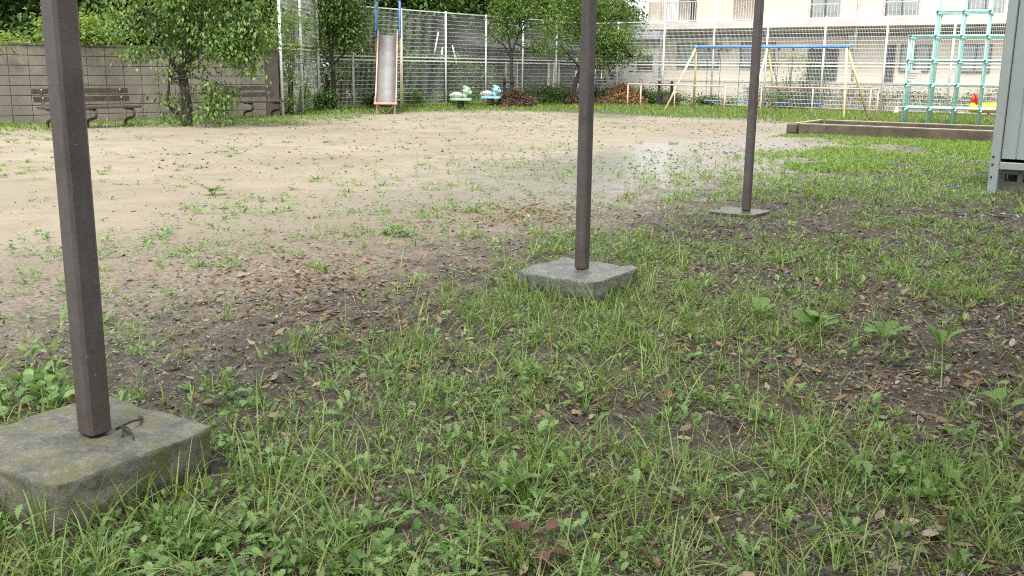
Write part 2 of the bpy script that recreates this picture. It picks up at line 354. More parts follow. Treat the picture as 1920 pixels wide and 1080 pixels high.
# ------------------------------------------------------------------ ground
def axis(lo, hi, step, far0, far1, g=1.25):
    a = list(np.arange(lo, hi, step)); s = step; v = a[-1]
    while v < far1: s = min(s * g, 60); v += s; a.append(v)
    s = step; v = a[0]
    while v > far0: s = min(s * g, 60); v -= s; a.insert(0, v)
    return np.array(a)
gx = axis(-4.5, 7.0, .032, -400, 400, 1.12); gy = axis(1.2, 11.5, .032, -200, 700, 1.07)
def gheight(x, y):
    q = qdist(x, y); soil = sstep(-3.2, -.6, q); near = 1 - sstep(10, 16, np.hypot(x, y))
    h = (fbm(x, y, .55, 3, 1) - .5) * .05 * (1 - sstep(14, 22, np.hypot(x, y)))
    h = h + near * (soil * ((fbm(x, y, 7, 3, 2) - .5) * .04 + (fbm(x, y, 22, 2, 5) - .5) * .04) + (fbm(x, y, 16, 3, 8) - .5) * .010)
    wp_ = P(1330, 290); uu = ((x - wp_.x) * .56 + (y - wp_.y) * .83) / 7.5; vv_ = (-(x - wp_.x) * .83 + (y - wp_.y) * .56) / 1.9; h = h * (.12 + .88 * sstep(.5, 1.1, np.hypot(uu, vv_)))
    for p, rr in ((POSTS[0], .55), (POSTS[1], .5), (POSTS[2], .4)):
        k = sstep(rr * .7, rr * 1.5, np.hypot(x - p.x, y - p.y)); h = h * k - .01 * (1 - k)
    return h
X, Y = np.meshgrid(gx, gy); Z = gheight(X, Y)
nx_, ny_ = len(gx), len(gy); idx = (np.arange(ny_ - 1)[:, None] * nx_ + np.arange(nx_ - 1)[None]).ravel()
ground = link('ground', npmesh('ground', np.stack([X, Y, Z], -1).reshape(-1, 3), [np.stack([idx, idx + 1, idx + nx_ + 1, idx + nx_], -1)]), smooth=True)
prop(ground, 'bare sandy yard turning to dark wet soil, with some shelter shade put into its colour', 'ground', kind='structure')
k = NT('playground_earth'); g = k.n('NewGeometry'); pos = g.outputs['Position']
def dotn(v, p):
    s = k.n('VectorMath', operation='SUBTRACT'); k.l(pos, s.inputs[0]); s.inputs[1].default_value = tuple(p)
    d = k.n('VectorMath', operation='DOT_PRODUCT'); k.l(s.outputs[0], d.inputs[0]); d.inputs[1].default_value = tuple(v); return d.outputs['Value']
def maprange(v, a, b):
    o = k.n('MapRange', interpolation_type='SMOOTHSTEP'); k.l(v, o.inputs[0]); o.inputs[1].default_value = a; o.inputs[2].default_value = b; return o.outputs[0]
nbig = k.noise(pos, .55, 5); nmid = k.noise(pos, 3.2, 6, .62); nfin = k.noise(pos, 38, 4, .65); ngr = k.noise(pos, 120, 3, .6)
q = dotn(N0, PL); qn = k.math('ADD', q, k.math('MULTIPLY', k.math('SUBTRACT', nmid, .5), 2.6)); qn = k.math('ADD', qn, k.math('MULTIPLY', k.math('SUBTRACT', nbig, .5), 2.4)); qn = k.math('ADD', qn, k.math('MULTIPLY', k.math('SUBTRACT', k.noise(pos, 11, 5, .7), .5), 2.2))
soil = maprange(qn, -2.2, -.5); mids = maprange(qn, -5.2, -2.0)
edgeA = maprange(k.math('ADD', dotn(nA, CORNER), k.math('MULTIPLY', k.math('SUBTRACT', nmid, .5), 2.2)), 3.6, 1.6)
edgeB = maprange(k.math('ADD', dotn(nB, CORNER), k.math('MULTIPLY', k.math('SUBTRACT', nmid, .5), 2.2)), 9.8, 8.0)
edge = k.math('MAXIMUM', edgeA, edgeB)
sand = k.rmp(nmid, [(.3, (.235, .203, .145)), (.5, (.30, .258, .19)), (.72, (.345, .302, .23))])
sand = k.mix(.55, sand, k.rmp(nbig, [(.35, (.26, .225, .15)), (.65, (.36, .305, .22))]))
nhuge = k.noise(pos, .17, 4, .6); sand = k.mix(k.rmp(nhuge, [(.38, (.75, .75, .75)), (.6, (0, 0, 0))]), sand, k.mix(1.0, sand, (.74, .72, .70), 'MULTIPLY'))
scuff = k.rmp(k.noise(pos, 1.4, 7, .72), [(.50, (0, 0, 0)), (.60, (1, 1, 1))]); sand = k.mix(k.math('MULTIPLY', scuff, .38), sand, (.19, .155, .11))
sand = k.mix(k.math('MULTIPLY', k.rmp(nfin, [(.55, (0, 0, 0)), (.7, (1, 1, 1))]), .35), sand, (.12, .10, .072))
algae = k.rmp(k.noise(pos, .9, 5, .7), [(.56, (0, 0, 0)), (.7, (1, 1, 1))]); sand = k.mix(k.math('MULTIPLY', algae, .38), sand, (.20, .205, .085))
soil_and_shade = k.rmp(nfin, [(.34, (.015, .011, .0075)), (.5, (.045, .033, .022)), (.62, (.095, .072, .048)), (.72, (.15, .12, .088))])  # dark wet soil, its colour also carrying part of the roof's shade
soil_and_shade = k.mix(k.math('MULTIPLY', nmid, .3), soil_and_shade, (.07, .053, .037))
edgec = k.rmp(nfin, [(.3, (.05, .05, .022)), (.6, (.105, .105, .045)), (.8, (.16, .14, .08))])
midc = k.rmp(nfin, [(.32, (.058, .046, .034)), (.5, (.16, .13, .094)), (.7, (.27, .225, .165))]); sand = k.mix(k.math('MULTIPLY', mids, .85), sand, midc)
c = k.mix(edge, sand, edgec); c = k.mix(soil, c, soil_and_shade)
# wet patches
def ell(ctr, ax, la, lb):
    b = Vector((-ax.y, ax.x, 0)); u = k.math('DIVIDE', dotn(ax, ctr), la); v = k.math('DIVIDE', dotn(b, ctr), lb)
    d = k.math('SQRT', k.math('ADD', k.math('MULTIPLY', u, u), k.math('MULTIPLY', v, v)))
    return maprange(k.math('ADD', d, k.math('MULTIPLY', k.math('SUBTRACT', nmid, .5), 1.8)), 1.1, .35)
w1 = ell(P(1330, 290), Vector((.56, .83, 0)), 8.5, 2.5); w2 = ell(P(1300, 222), Vector((.97, -.24, 0)), 4.6, 1.2)
wet = k.math('MAXIMUM', w1, w2)
c = k.mix(k.math('MULTIPLY', wet, .6), c, k.mix(1.0, c, (.88, .88, .95), 'MULTIPLY'))
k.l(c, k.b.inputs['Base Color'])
ro = k.math('SUBTRACT', .92, k.math('MULTIPLY', wet, k.math('MULTIPLY', k.rmp(nfin, [(.35, (1, 1, 1)), (.7, (.9, .9, .9))]), .68)))
k.l(k.math('MULTIPLY', wet, .8), k.b.inputs['Coat Weight']); k.b.inputs['Coat Roughness'].default_value = .27; k.b.inputs['Coat IOR'].default_value = 1.4
ro = k.math('SUBTRACT', ro, k.math('MULTIPLY', soil, .30)); k.l(ro, k.b.inputs['Roughness'])
hh = k.math('ADD', k.math('MULTIPLY', nfin, k.math('ADD', .25, k.math('MULTIPLY', soil, 1.0))), k.math('MULTIPLY', ngr, .35)); hh = k.math('MULTIPLY', hh, k.math('SUBTRACT', 1.0, k.math('MULTIPLY', wet, .85)))
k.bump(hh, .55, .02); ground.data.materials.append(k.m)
# lane beyond the east fence
lm = MB(); a = CORNER - nB * 2.2 - eB * 2; b = CORNER - nB * 7.5 - eB * 2
lm.add([a + Vector((0, 0, .03)), a + eB * 40 + Vector((0, 0, .03)), b + eB * 40 + Vector((0, 0, .03)), b + Vector((0, 0, .03))], [(0, 1, 2, 3)])
prop(lm.build('lane', M['lane']), 'grey asphalt lane between mesh fence and apartment block', 'lane', kind='structure')

# ------------------------------------------------------------------ shelter posts, unseen roof
YAW = R(-35.7)
def footing(w, h, bev, seed, zb=-.10, n=26):
    rr = np.random.default_rng(seed); V = []; Q = []; hz = (h - zb) / 2; half = np.array([w / 2, w / 2, hz])
    g_ = np.linspace(-1, 1, n + 1); a_, b_ = np.meshgrid(g_, g_)
    for ax in range(3):
        for sg in (-1, 1):
            if ax == 2 and sg < 0: continue
            p = np.zeros((n + 1, n + 1, 3)); p[..., ax] = sg; p[..., (ax + 1) % 3] = a_ * sg; p[..., (ax + 2) % 3] = b_; p = np.sign(p) * np.abs(p) ** .8
            ii = np.arange(n + 1); idx_ = (ii[:-1, None] * (n + 1) + ii[None, :-1]).ravel() + len(V) * (n + 1) ** 2
            Q.append(np.stack([idx_, idx_ + 1, idx_ + n + 2, idx_ + n + 1], -1)); V.append(p.reshape(-1, 3))
    V = np.concatenate(V) * half; cl = np.clip(V, -(half - bev), half - bev); d = V - cl; l_ = np.linalg.norm(d, axis=1)[:, None]; nrm = d / np.maximum(l_, 1e-6); V = cl + nrm * bev
    k_ = (fbm(V[:, 0] + V[:, 2], V[:, 1] - V[:, 2] * .7, 9, 4, seed) - .5) * .024 + (fbm(V[:, 0] - V[:, 2], V[:, 1] + V[:, 2], 38, 2, seed + 3) - .5) * .007
    for cx_, cy_, amt in ((1, 1, .05), (1, -1, .06), (-1, -1, .05), (-1, 1, .03)):
        u_ = np.clip((V[:, 0] * cx_ + V[:, 1] * cy_) / w - .80 - .06 * fbm(V[:, 0], V[:, 2], 20, 2, seed), 0, 1); V[:, :2] -= np.array([cx_, cy_]) * (u_ * amt * 3.2 * w)[:, None]
    V = V + nrm * k_[:, None] * (1.0 if h > .05 else .4); V[:, 2] += (h + zb) / 2
    return npmesh('footing', V, [np.concatenate(Q)])
for i, (p, lab, fwid, fh, fm, ps) in enumerate([
    (POSTS[0], 'dark brown square steel post nearest the camera, set in a mossy concrete block', .535, .15, M['concrete'], .072),
    (POSTS[1], 'dark brown square steel post in the middle, on a wet concrete block in the grass', .52, .115, M['concrete_wet'], .066),
    (POSTS[2], 'dark brown square steel post farthest from the camera, on a thin flat concrete pad', .43, .016, M['concrete_wet'], .066)]):
    t = thing('shelter_post', lab, 'post', (p.x, p.y, 0), YAW, 'shelter posts along the edge of the yard')
    MB().box((0, 0, 1.25 + fh / 2), (ps, ps, 2.5 - fh), bev=.009).build('shaft', M['post'], t)
    o = link('footing', footing(fwid, fh, .013 if fh > .05 else .006, 5 + i), fm, t, True); o.location = ((-.02, -.03, 0), (-.02, -.01, 0), (-.05, -.04, 0))[i]; o.rotation_euler.z = (R(4), R(1), R(-3))[i]
t = thing('unseen_pergola_roof', 'unseen slatted pergola roof assumed over the steel posts, opened up to let light through', 'pergola', (PL.x, PL.y, 2.5), math.atan2(N0.x, -N0.y))  # out-of-view roof assumed over the posts, slat gaps chosen for foreground light
x0, x1 = -4.2, 7.6      # local x along the post line, local y towards the yard
for yy in (0, -2.45, -4.9): MB().box(((x0 + x1) / 2, yy, .05), (x1 - x0, .08, .10), bev=.008).build('beam', M['post'], t)
x = x0 + .1
MB().box((1.7, -4.1, .17), (11.8, 2.6, .02)).build('shade_sheet', M['shade_sheet'], t)  # unseen solid sheet added to darken the foreground and right post faces
while x < x1: MB().box((x, -2.3, .125), (.075, 5.9, .05), bev=.006).build('slat', M['wood'], t); x += .27
# ------------------------------------------------------------------ block wall
wdir = Vector((math.cos(R(48)), math.sin(R(48)), 0)); W0 = Vector((Xat(521, 24.95), 24.95, 0)); WL = 15.2
t = thing('block_wall', 'weathered grey concrete block wall with dark joints behind the benches', 'wall', W0 - wdir * WL, R(48))
mb = MB(); nb = int(WL / .4)
for r_ in range(8):
    for c_ in range(nb):
        mb.box((.2 + c_ * .4, 0, .1 + r_ * .2 - .04 + random.uniform(-.001, .001)), (.388, .12 + random.uniform(-.004, .004), .188), bev=.006)
mb.build('blocks', M['block'], t)
MB().box((WL / 2, .005, .74), (WL, .096, 1.6)).build('mortar', M['mortar'], t)
MB().box((WL / 2, 0, 1.575), (WL + .02, .15, .06), bev=.012).build('coping', M['cap'], t)

# ------------------------------------------------------------------ mesh fences
def panel_mesh(w, h, k_=1.0):
    mb = MB()
    def bar(c, d): mb.box(c, d)
    n = int(round(w / .05))
    for i in range(1, n): bar((i * w / n, 0, h / 2), (.003 * k_, .003, h))
    m_ = int(round(h / .125))
    for j in range(m_ + 1):
        bar((w / 2, .006, j * h / m_), (w, .006, .0085 * k_))
    me = bpy.data.meshes.new('mesh_panel'); me.from_pydata([tuple(v) for v in mb.v], [], mb.f); me.materials.append(M['wire']); return me
def fence(label, origin, ang, marks, h, rails=True, ph=None, prad=.034, wk=1.0):
    t = thing('mesh_fence', label, 'fence', origin, ang); cache = {}
    for i, s in enumerate(marks):
        hh_ = (ph or {}).get(i, h + .04); MB().tube([(s, -.045, -.1), (s, -.045, hh_)], prad, 10).build('post', M['white'], t, True)
        if i + 1 < len(marks):
            w = round(marks[i + 1] - s, 2)
            for z0, z1 in ((.08, h / 2 - .03), (h / 2 + .03, h)):
                key = (w, round(z1 - z0, 3))
                if key not in cache: cache[key] = panel_mesh(w, z1 - z0, wk)
                o = bpy.data.objects.new('mesh_panel', cache[key]); COL.objects.link(o); o.parent = t; o.location = (s, 0, z0)
    x0, x1 = marks[0], marks[-1]
    if rails:
        for z in (h / 2 - .055, h / 2 + .055, h): MB().box(((x0 + x1) / 2, -.012, z), (x1 - x0, .045, .034)).build('rail', M['white'], t)
    return t
LA = 13.3
fence('tall white wire mesh fence behind the slide and the spring riders', CORNER - eA * LA, R(51), [0, 1.3, 3.3, 5.3, 7.3, 9.3, 11.3, 13.3], 2.95)
fence('tall white wire mesh fence behind the swings in front of the cream apartment block', CORNER, R(-39), [0, 1.45] + [1.45 + 2 * i for i in range(1, 10)], 2.95, ph={3: 4.6, 0: 2.99}, wk=1.45)
A0 = CORNER - eA * LA; C0 = Vector((Xat(525, 25.0), 25.0, 0)); dv = A0 - C0; lc = dv.length
fence('short ivy-hung wire mesh fence joining the block wall to the long fence', C0, math.atan2(dv.y, dv.x), [0, lc / 2, lc - .06], 3.4, ph={0: 3.02, 1: 4.4})

# ------------------------------------------------------------------ benches
def bench(loc, label):
    t = thing('park_bench', label, 'bench', (loc.x, loc.y, 0), R(50), 'brown slatted benches along the block wall')
    # local x along the wall, y towards the wall
    mb = MB()
    for i in range(4): mb.box((0, -.16 + i * .105, .395), (1.9, .093, .05), bev=.008)
    mb.build('seat', M['wood'], t)
    for z, yy in ((.545, .285), (.695, .32)):
        MB().box((0, yy, z), (1.9, .04, .105), bev=.006, M4=None).build('backrest_slat', M['wood'], t)
    for x in (-.78, 0, .78):
        pts = bez([(x, .33, .77), (x, .27, .53), (x, .2, .38), (x, .0, .355), (x, -.14, .345), (x, -.19, .28), (x, -.15, .20), (x, 0, .17), (x, .13, .14), (x, .17, .06), (x, .17, -.04)], 4)
        pts = [Vector((p.x, p.y + (.022 if p.z > .45 else 0), p.z)) for p in pts]
        MB().tube(pts, .028, 8).build('leg', M['rust'], t, True)
        for z, yy in ((.545, .262), (.695, .297)): MB().ball((x, yy, z + .02), .016, 6, 4).build('bolt', M['bolt'], t)
    return t
bl = P(250, 238); bl = Vector((bl.x, bl.y, 0)); e50 = Vector((math.cos(R(50)), math.sin(R(50)), 0))
bench(bl - e50 * .80 + Vector((-.1, .15, 0)), 'weathered slatted park bench partly hidden by the nearest post')
b2 = P(524, 221); bench(Vector((b2.x, b2.y, 0)) - e50 * .80 + Vector((-.1, .15, 0)), 'weathered slatted park bench to the right of the bushy tree')

# ------------------------------------------------------------------ slide
sb = P(723, 214); back = Vector((-.095, 1, 0)).normalized(); yaw = math.atan2(back.y, back.x) - PI / 2
t = thing('playground_slide', 'metal playground slide with coral sides and blue top rails', 'slide', (sb.x, sb.y, 0), yaw)
prof = bez([(0, .30), (.28, .30), (.7, .48), (1.4, .98), (2.2, 1.56), (2.9, 2.06), (3.15, 2.14)], 5)   # (y, z)
hw = .255; mb = MB(); vs = []
for p in prof: vs += [(-hw, p.x, p.y), (hw, p.x, p.y)]
mb.add(vs, [(2 * i, 2 * i + 1, 2 * i + 3, 2 * i + 2) for i in range(len(prof) - 1)])
o = mb.build('chute', M['steel'], t, True); md = o.modifiers.new('s', 'SOLIDIFY'); md.thickness = .012
for sx in (-1, 1):
    mb = MB(); vs = []
    for p in prof: vs += [(sx * (hw + .004), p.x, p.y - .05), (sx * (hw + .034), p.x, p.y - .05), (sx * (hw + .034), p.x, p.y + .13), (sx * (hw + .004), p.x, p.y + .13)]
    fs = []
    for i in range(len(prof) - 1):
        for k_ in range(4): fs.append((4 * i + k_, 4 * i + (k_ + 1) % 4, 4 * i + 4 + (k_ + 1) % 4, 4 * i + 4 + k_))
    fs += [(3, 2, 1, 0), tuple(4 * len(prof) - 4 + k_ for k_ in range(4))]
    mb.add(vs, fs).build('side_rail', M['coral'], t)
    x = sx * (hw + .09)
    mb = MB(); mb.tube(bez([(x, 2.7, 2.05), (x, 2.74, 2.7), (x, 2.95, 2.93), (x, 3.5, 2.93), (x, 3.95, 2.9), (x, 4.0, 2.5), (x, 4.0, 2.1)], 4), .024, 8)
    mb.tube([(x, 3.1, 2.1), (x, 3.1, 3.1)], .03, 8); mb.tube([(x, 3.9, 2.1), (x, 3.9, 3.1)], .03, 8)
    for yy in (3.3, 3.5, 3.7): mb.tube([(x, yy, 2.1), (x, yy, 2.92)], .014, 6)
    mb.box((x, 3.4, 2.12), (.05, 1.3, .05)); mb.build('handrail', M['blue'], t, True)
    mb = MB(); mb.tube([(x, 3.1, -.05), (x, 3.1, 2.12)], .02, 8); mb.tube([(x, 3.95, -.05), (x, 3.95, 2.12)], .02, 8)
    mb.build('support_post', M['yellow'], t, True)
    mb = MB(); mb.tube([(sx * .24, .12, .27), (sx * .24, .12, -.03)], .02, 6); mb.tube([(sx * .24, .12, .25), (sx * .02, .12, .02)], .012, 6); mb.build('front_foot', M['coral'], t)
MB().box((0, .0, .275), (.62, .05, .05), bev=.01).build('end_lip', M['coral'], t)
mb = MB(); mb.box((0, 3.55, 2.1), (.66, .9, .05)); mb.build('platform', M['steel'], t)
for i in range(7): MB().tube([(-hw - .06, 4.0 + (6 - i) * .06, .25 + i * .27), (hw + .06, 4.0 + (6 - i) * .06, .25 + i * .27)], .018, 6).build('rung', M['yellow'], t)

# ------------------------------------------------------------------ spring riders
def rider(px, py, label, mcol):
    p = P(px, py); t = thing('spring_rider', label, 'spring rider', (p.x, p.y, 0), R(-8), 'animal spring riders by the fence')
    pts = [(.11 * math.cos(a), .11 * math.sin(a), .0 + .27 * a / (2 * PI * 5)) for a in np.linspace(0, 2 * PI * 5, 90)]
    MB().tube(pts, .016, 6).build('spring', M['black'], t, True)
    mb = MB(); n = 24   # flat board with rounded ends
    vs = [(.33 * math.copysign(abs(math.cos(a)) ** .6, math.cos(a)), .16 * math.copysign(abs(math.sin(a)) ** .8, math.sin(a)), z) for z in (.27, .34) for a in np.linspace(0, 2 * PI, n, endpoint=False)]
    mb.add(vs, [tuple(range(n - 1, -1, -1)), tuple(range(n, 2 * n))] + [(i, (i + 1) % n, n + (i + 1) % n, n + i) for i in range(n)]); mb.build('board', mcol, t)
    mb = MB(); mb.ball((-.12, 0, .42), (.2, .12, .1), 12, 8); mb.ball((-.30, 0, .40), (.06, .05, .05), 8, 5); mb.build('body', M['pale_p'], t, True)
    hd = MB().ball((.18, 0, .55), (.13, .12, .13), 14, 10).ball((.28, 0, .50), (.07, .08, .06), 10, 7).ball((.12, .07, .66), .045, 8, 6).ball((.12, -.07, .66), .045, 8, 6).tube([(.1, 0, .36), (.15, 0, .48)], .08, 8).build('head', mcol, t, True)
    for sy in (-1, 1): MB().ball((.265, sy * .075, .59), .022, 8, 6).build('eye', M['black'], hd)
    MB().tube([(.05, -.2, .56), (.05, .2, .56)], .014, 6).build('handle', M['steel'], t)
rider(864, 205, 'green animal spring rider with a worn pale back on a black coil', M['green_p'])
rider(920, 200, 'sky blue animal spring rider with a worn pale back on a black coil', M['blue_p'])

# ------------------------------------------------------------------ swing set
f1 = P(1244, 208); f1.z = 0; mid = f1 + eA * .95; ap0 = mid + eB * .5; BL = 4.75; zb = 1.93
org = Vector((ap0.x, ap0.y, 0)); t = thing('swing_set', 'four-seat swing set with a blue beam and pale yellow legs', 'swing set', org, R(-39))
MB().tube([(-.06, 0, zb), (BL + .06, 0, zb)], .042, 10).build('beam', M['blue'], t, True)
for x, sp in ((0, -.5), (BL / 2, 0.0), (BL, .42)):
    for sy in (-1, 1): MB().tube([(x, sy * .03, zb - .04), (x + sp, sy * .93, -.05)], .034, 8).build('leg', M['yellow'], t, True)
    MB().ball((x, 0, zb), (.075, .075, .07), 8, 6).build('joint', M['blue'], t, True)
for x in (.42, 1.5, 2.72, 3.72):
    s = MB().box((x + .22, 0, .33), (.46, .2, .035), bev=.012).build('seat', M['blue'], t)
    for dx in (0, .44):
        mb = MB(); z = zb - .05
        while z > .36:
            mb.box((x + dx, 0, z - .03), (.014, .01, .05), rz=(0 if int(z * 20) % 2 else PI / 2)); z -= .055
        mb.box((x + dx, 0, zb - .06), (.035, .05, .11)); mb.build('chain', M['chain'], s)

# ------------------------------------------------------------------ guard rails
def barrier(a, length, ret, side, label, xs):
    t = thing('guard_rail', label, 'guard rail', (a.x, a.y, 0), R(-39), 'faded red guard rails round the swings')
    mb = MB(); h = .80
    pts = [(0, 0, h), (length, 0, h)]
    pts = [(side * 0, ret, h)] + pts if side == 0 else pts + [(length, ret, h)]
    MB().tube(bez(pts, 8) if False else pts, .021, 8).build('top_rail', M['pink'], t, True)
    for x in xs: MB().tube([(x, 0, -.05), (x, 0, h)], .02, 8).build('post', M['pink'], t, True)
    MB().tube([(0 if side == 0 else length, ret, -.05), (0 if side == 0 else length, ret, h)], .024, 8).build('post', M['pink'], t, True)
ba = P(1176, 207); barrier(ba, 3.3, .75, 0, 'faded red pipe guard rail in front of the left swings', (0, 1.65, 3.3))
bb = P(1425, 217); barrier(bb, 3.08, .55, 1, 'faded red pipe guard rail in front of the right swings', (0, 1.5, 3.08))

# ------------------------------------------------------------------ jungle gym
jp = P(1690, 233); t = thing('jungle_gym', 'mint green steel jungle gym with a raised centre tower', 'jungle gym', (jp.x, jp.y, 0), R(-27))
cs = .56; lv = [.41, .97, 1.53, 2.10, 2.66, 3.22]; rb = .025
def cols_h(i, j): return lv[5] if 1 <= i <= 3 else lv[3]
for i in range(6):
    for j in range(3):
        if i == 5 or True:
            MB().tube([(i * cs, j * cs, -.05), (i * cs, j * cs, cols_h(i, j) + .02)], rb, 8).build('upright', M['mint'], t, True)
for li, z in enumerate(lv):
    i0, i1 = (0, 5) if li < 4 else (1, 3)
    for j in range(3): MB().tube([(i0 * cs - .03, j * cs - .045, z), (i1 * cs + .03, j * cs - .045, z)], rb * .9, 8).build('crossbar', M['mint'], t, True)
    for i in range(i0, i1 + 1): MB().tube([(i * cs + .045, -.08, z - .05), (i * cs + .045, 2 * cs + .03, z - .05)], rb * .9, 8).build('depth_bar', M['mint'], t, True)
for li, z in enumerate(lv[:5]):
    for i in range(6 if li < 4 else 4):
        if li == 4 and i == 0: continue
        MB().box((i * cs + .02, -.06, z - .012), (.035, .045, .06), rz=.5).build('clamp', M['chain'], t)
sp_ = At(1714, 142, jp.y + .35); t = thing('notice_sign', 'small white notice board with faded red lines on the mint green bars', 'sign', (sp_.x, sp_.y, sp_.z), R(-27))
MB().box((0, 0, 0), (.30, .012, .25), bev=.004).build('board', M['sign'], t)
for i in range(3): MB().box((-.02 * i, -.009, .06 - i * .06), (.2 - .04 * i, .003, .014)).build('printed_line', M['sign_ink'], t)

# ------------------------------------------------------------------ yellow ride
yp = P(1846, 222); t = thing('log_rocker', 'yellow log-shaped rocker with a red handle on a grey post', 'rocker', (yp.x, yp.y, 0), R(-10))
mb = MB(); mb.tube([(-.45, 0, .30), (-.40, 0, .30), (.8, 0, .30), (.85, 0, .30)], [.09, .145, .145, .09], 14); mb.build('body', M['yellow2'], t, True)
mb = MB(); mb.tube(bez([(-.28, -.1, .4), (-.3, -.14, .6), (-.3, 0, .66), (-.3, .14, .6), (-.28, .1, .4)], 5), .035, 8); mb.ball((-.34, 0, .52), (.09, .07, .13), 10, 7); mb.build('handle', M['red'], t, True)
mb = MB(); mb.tube([(.1, 0, -.05), (.1, 0, .18)], .05, 8); mb.box((.1, 0, .01), (.3, .3, .03)); mb.build('support_post', M['steel'], t)
wp = P(1680, 212); mb = MB(); mb.tube([(0, 0, 0), (0, 0, .03), (.0, 0, .19)], [.1, .075, .02], 10); o = mb.build('marker_cone', M['sign'], None, True); o.location = (wp.x, wp.y, 0)
prop(o, 'little white marker cone in the grass below the mesh fence', 'cone')

# ------------------------------------------------------------------ sandbox
sp0 = P(1474, 251); ang = R(-32); t = thing('sandbox', 'low dark timber sandbox frame with a pale top edge', 'sandbox', (sp0.x, sp0.y, 0), ang)
Ls, Ws, hb = 5.2, 2.0, .24
def plank(name, c, d):
    o = MB().box(c, d, bev=.012).build(name, M['timber'], t)
    MB().box((c[0], c[1], c[2] + d[2] / 2 + .004), (d[0] - .03, d[1] - .03, .014), bev=.004).build('pale_top', M['timber_top'], o); return o  # paler timber strip along each board top
plank('front_board', (Ls / 2 + .24, .06, hb / 2 - .03), (Ls, .12, hb)); plank('back_board', (Ls / 2 + .24, Ws, hb / 2 - .03), (Ls, .12, hb))
plank('end_board', (.12, Ws / 2 + .14, hb / 2 - .03), (.12, Ws - .16, hb - .004)); plank('end_board', (Ls + .3, Ws / 2, hb / 2 - .03), (.12, Ws - .1, hb - .004))
MB().box((.10, .06, hb - .125), (.20, .15, .17), bev=.014).build('corner_block', M['timber'], t); MB().box((.10, .06, .01), (.20, .12, .11), bev=.01).build('corner_foot', M['timber'], t)
n = 24; vs = [(.2 + (Ls) * i / n, .13 + (Ws - .2) * j / 10, .10 + .02 * math.sin(i * 1.3 + j) + random.uniform(-.012, .012)) for j in range(11) for i in range(n + 1)]
MB().add(vs, [(j * (n + 1) + i, j * (n + 1) + i + 1, (j + 1) * (n + 1) + i + 1, (j + 1) * (n + 1) + i) for j in range(10) for i in range(n)]).build('sand_fill', M['sand_in'], t, True)

# ------------------------------------------------------------------ storage shed
sh = P(1849, 362); t = thing('storage_shed', 'grey steel storage shed with a bolted corner post at the right edge', 'shed', (sh.x, sh.y, 0), R(-39))
SW, SD, SH = 5.2, 2.2, 2.3; z0 = .30  # length out of view extended to darken the right side
MB().box((.045, .045, SH / 2), (.09, .09, SH), bev=.006).build('corner_post', M['shed'], t); MB().box((SW - .045, .045, SH / 2), (.09, .09, SH), bev=.006).build('corner_post', M['shed'], t)
for x in (.045, SW - .045): MB().box((x, SD - .045, SH / 2), (.09, .09, SH)).build('corner_post', M['shed'], t)
mb = MB(); x = .09; w_ = .145
while x < SW - .15:     # folded sheet: flat pans with narrow raised ribs
    mb.box((x + w_ / 2, .05, (z0 + SH) / 2 + .03), (w_ - .014, .03, SH - z0 - .06), bev=.004); mb.box((x + w_, .062, (z0 + SH) / 2 + .03), (.02, .03, SH - z0 - .07)); x += w_
mb.build('wall_panel', M['shed'], t)
for a_, b_ in (((.02, .09), (.02, SD - .09)), ((SW - .04, .09), (SW - .04, SD - .09))):
    MB().box((a_[0] + .015, SD / 2, (z0 + SH) / 2), (.03, SD - .18, SH - z0)).build('side_panel', M['shed'], t)
MB().box((SW / 2, SD - .02, (z0 + SH) / 2), (SW - .18, .03, SH - z0)).build('back_panel', M['shed'], t)
MB().box((SW / 2, .04, z0 - .01), (SW - .182, .06, .075), bev=.006).build('bottom_rail', M['shed'], t)
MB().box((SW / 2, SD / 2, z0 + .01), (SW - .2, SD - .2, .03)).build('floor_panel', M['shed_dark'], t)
MB().box((SW / 2, SD / 2, SH + .03), (SW + .1, SD + .1, .06), bev=.01).build('roof', M['shed'], t)
for z in (.17, .30, .38): MB().ball((.03, -.004, z), (.012, .008, .012), 6, 4).build('bolt', M['shed_dark'], t)
MB().box((2.6, 1.2, .09), (5.0, 1.6, .3)).build('underfloor_box', M['shed_dark'], t)  # near-black box filling the space below the floor
for i, (x, lab) in enumerate(((.27, 'hollow grey concrete block under the near corner of the shed'), (1.5, 'hollow grey concrete block under the middle of the shed'))):
    v = sh + eB * x + eA * .22; b = thing('concrete_block', lab, 'block', (v.x, v.y, 0), R(-39), 'concrete blocks under the shed')
    mb = MB(); mb.box((0, 0, .10), (.39, .12, .04)); mb.box((0, 0, .215), (.39, .12, .04))
    for xx in (-.175, 0, .175): mb.box((xx, 0, .1575), (.05, .12, .075))
    mb.box((0, 0, .03), (.39, .14, .10)); mb.build('block', M['brickconc'], b)

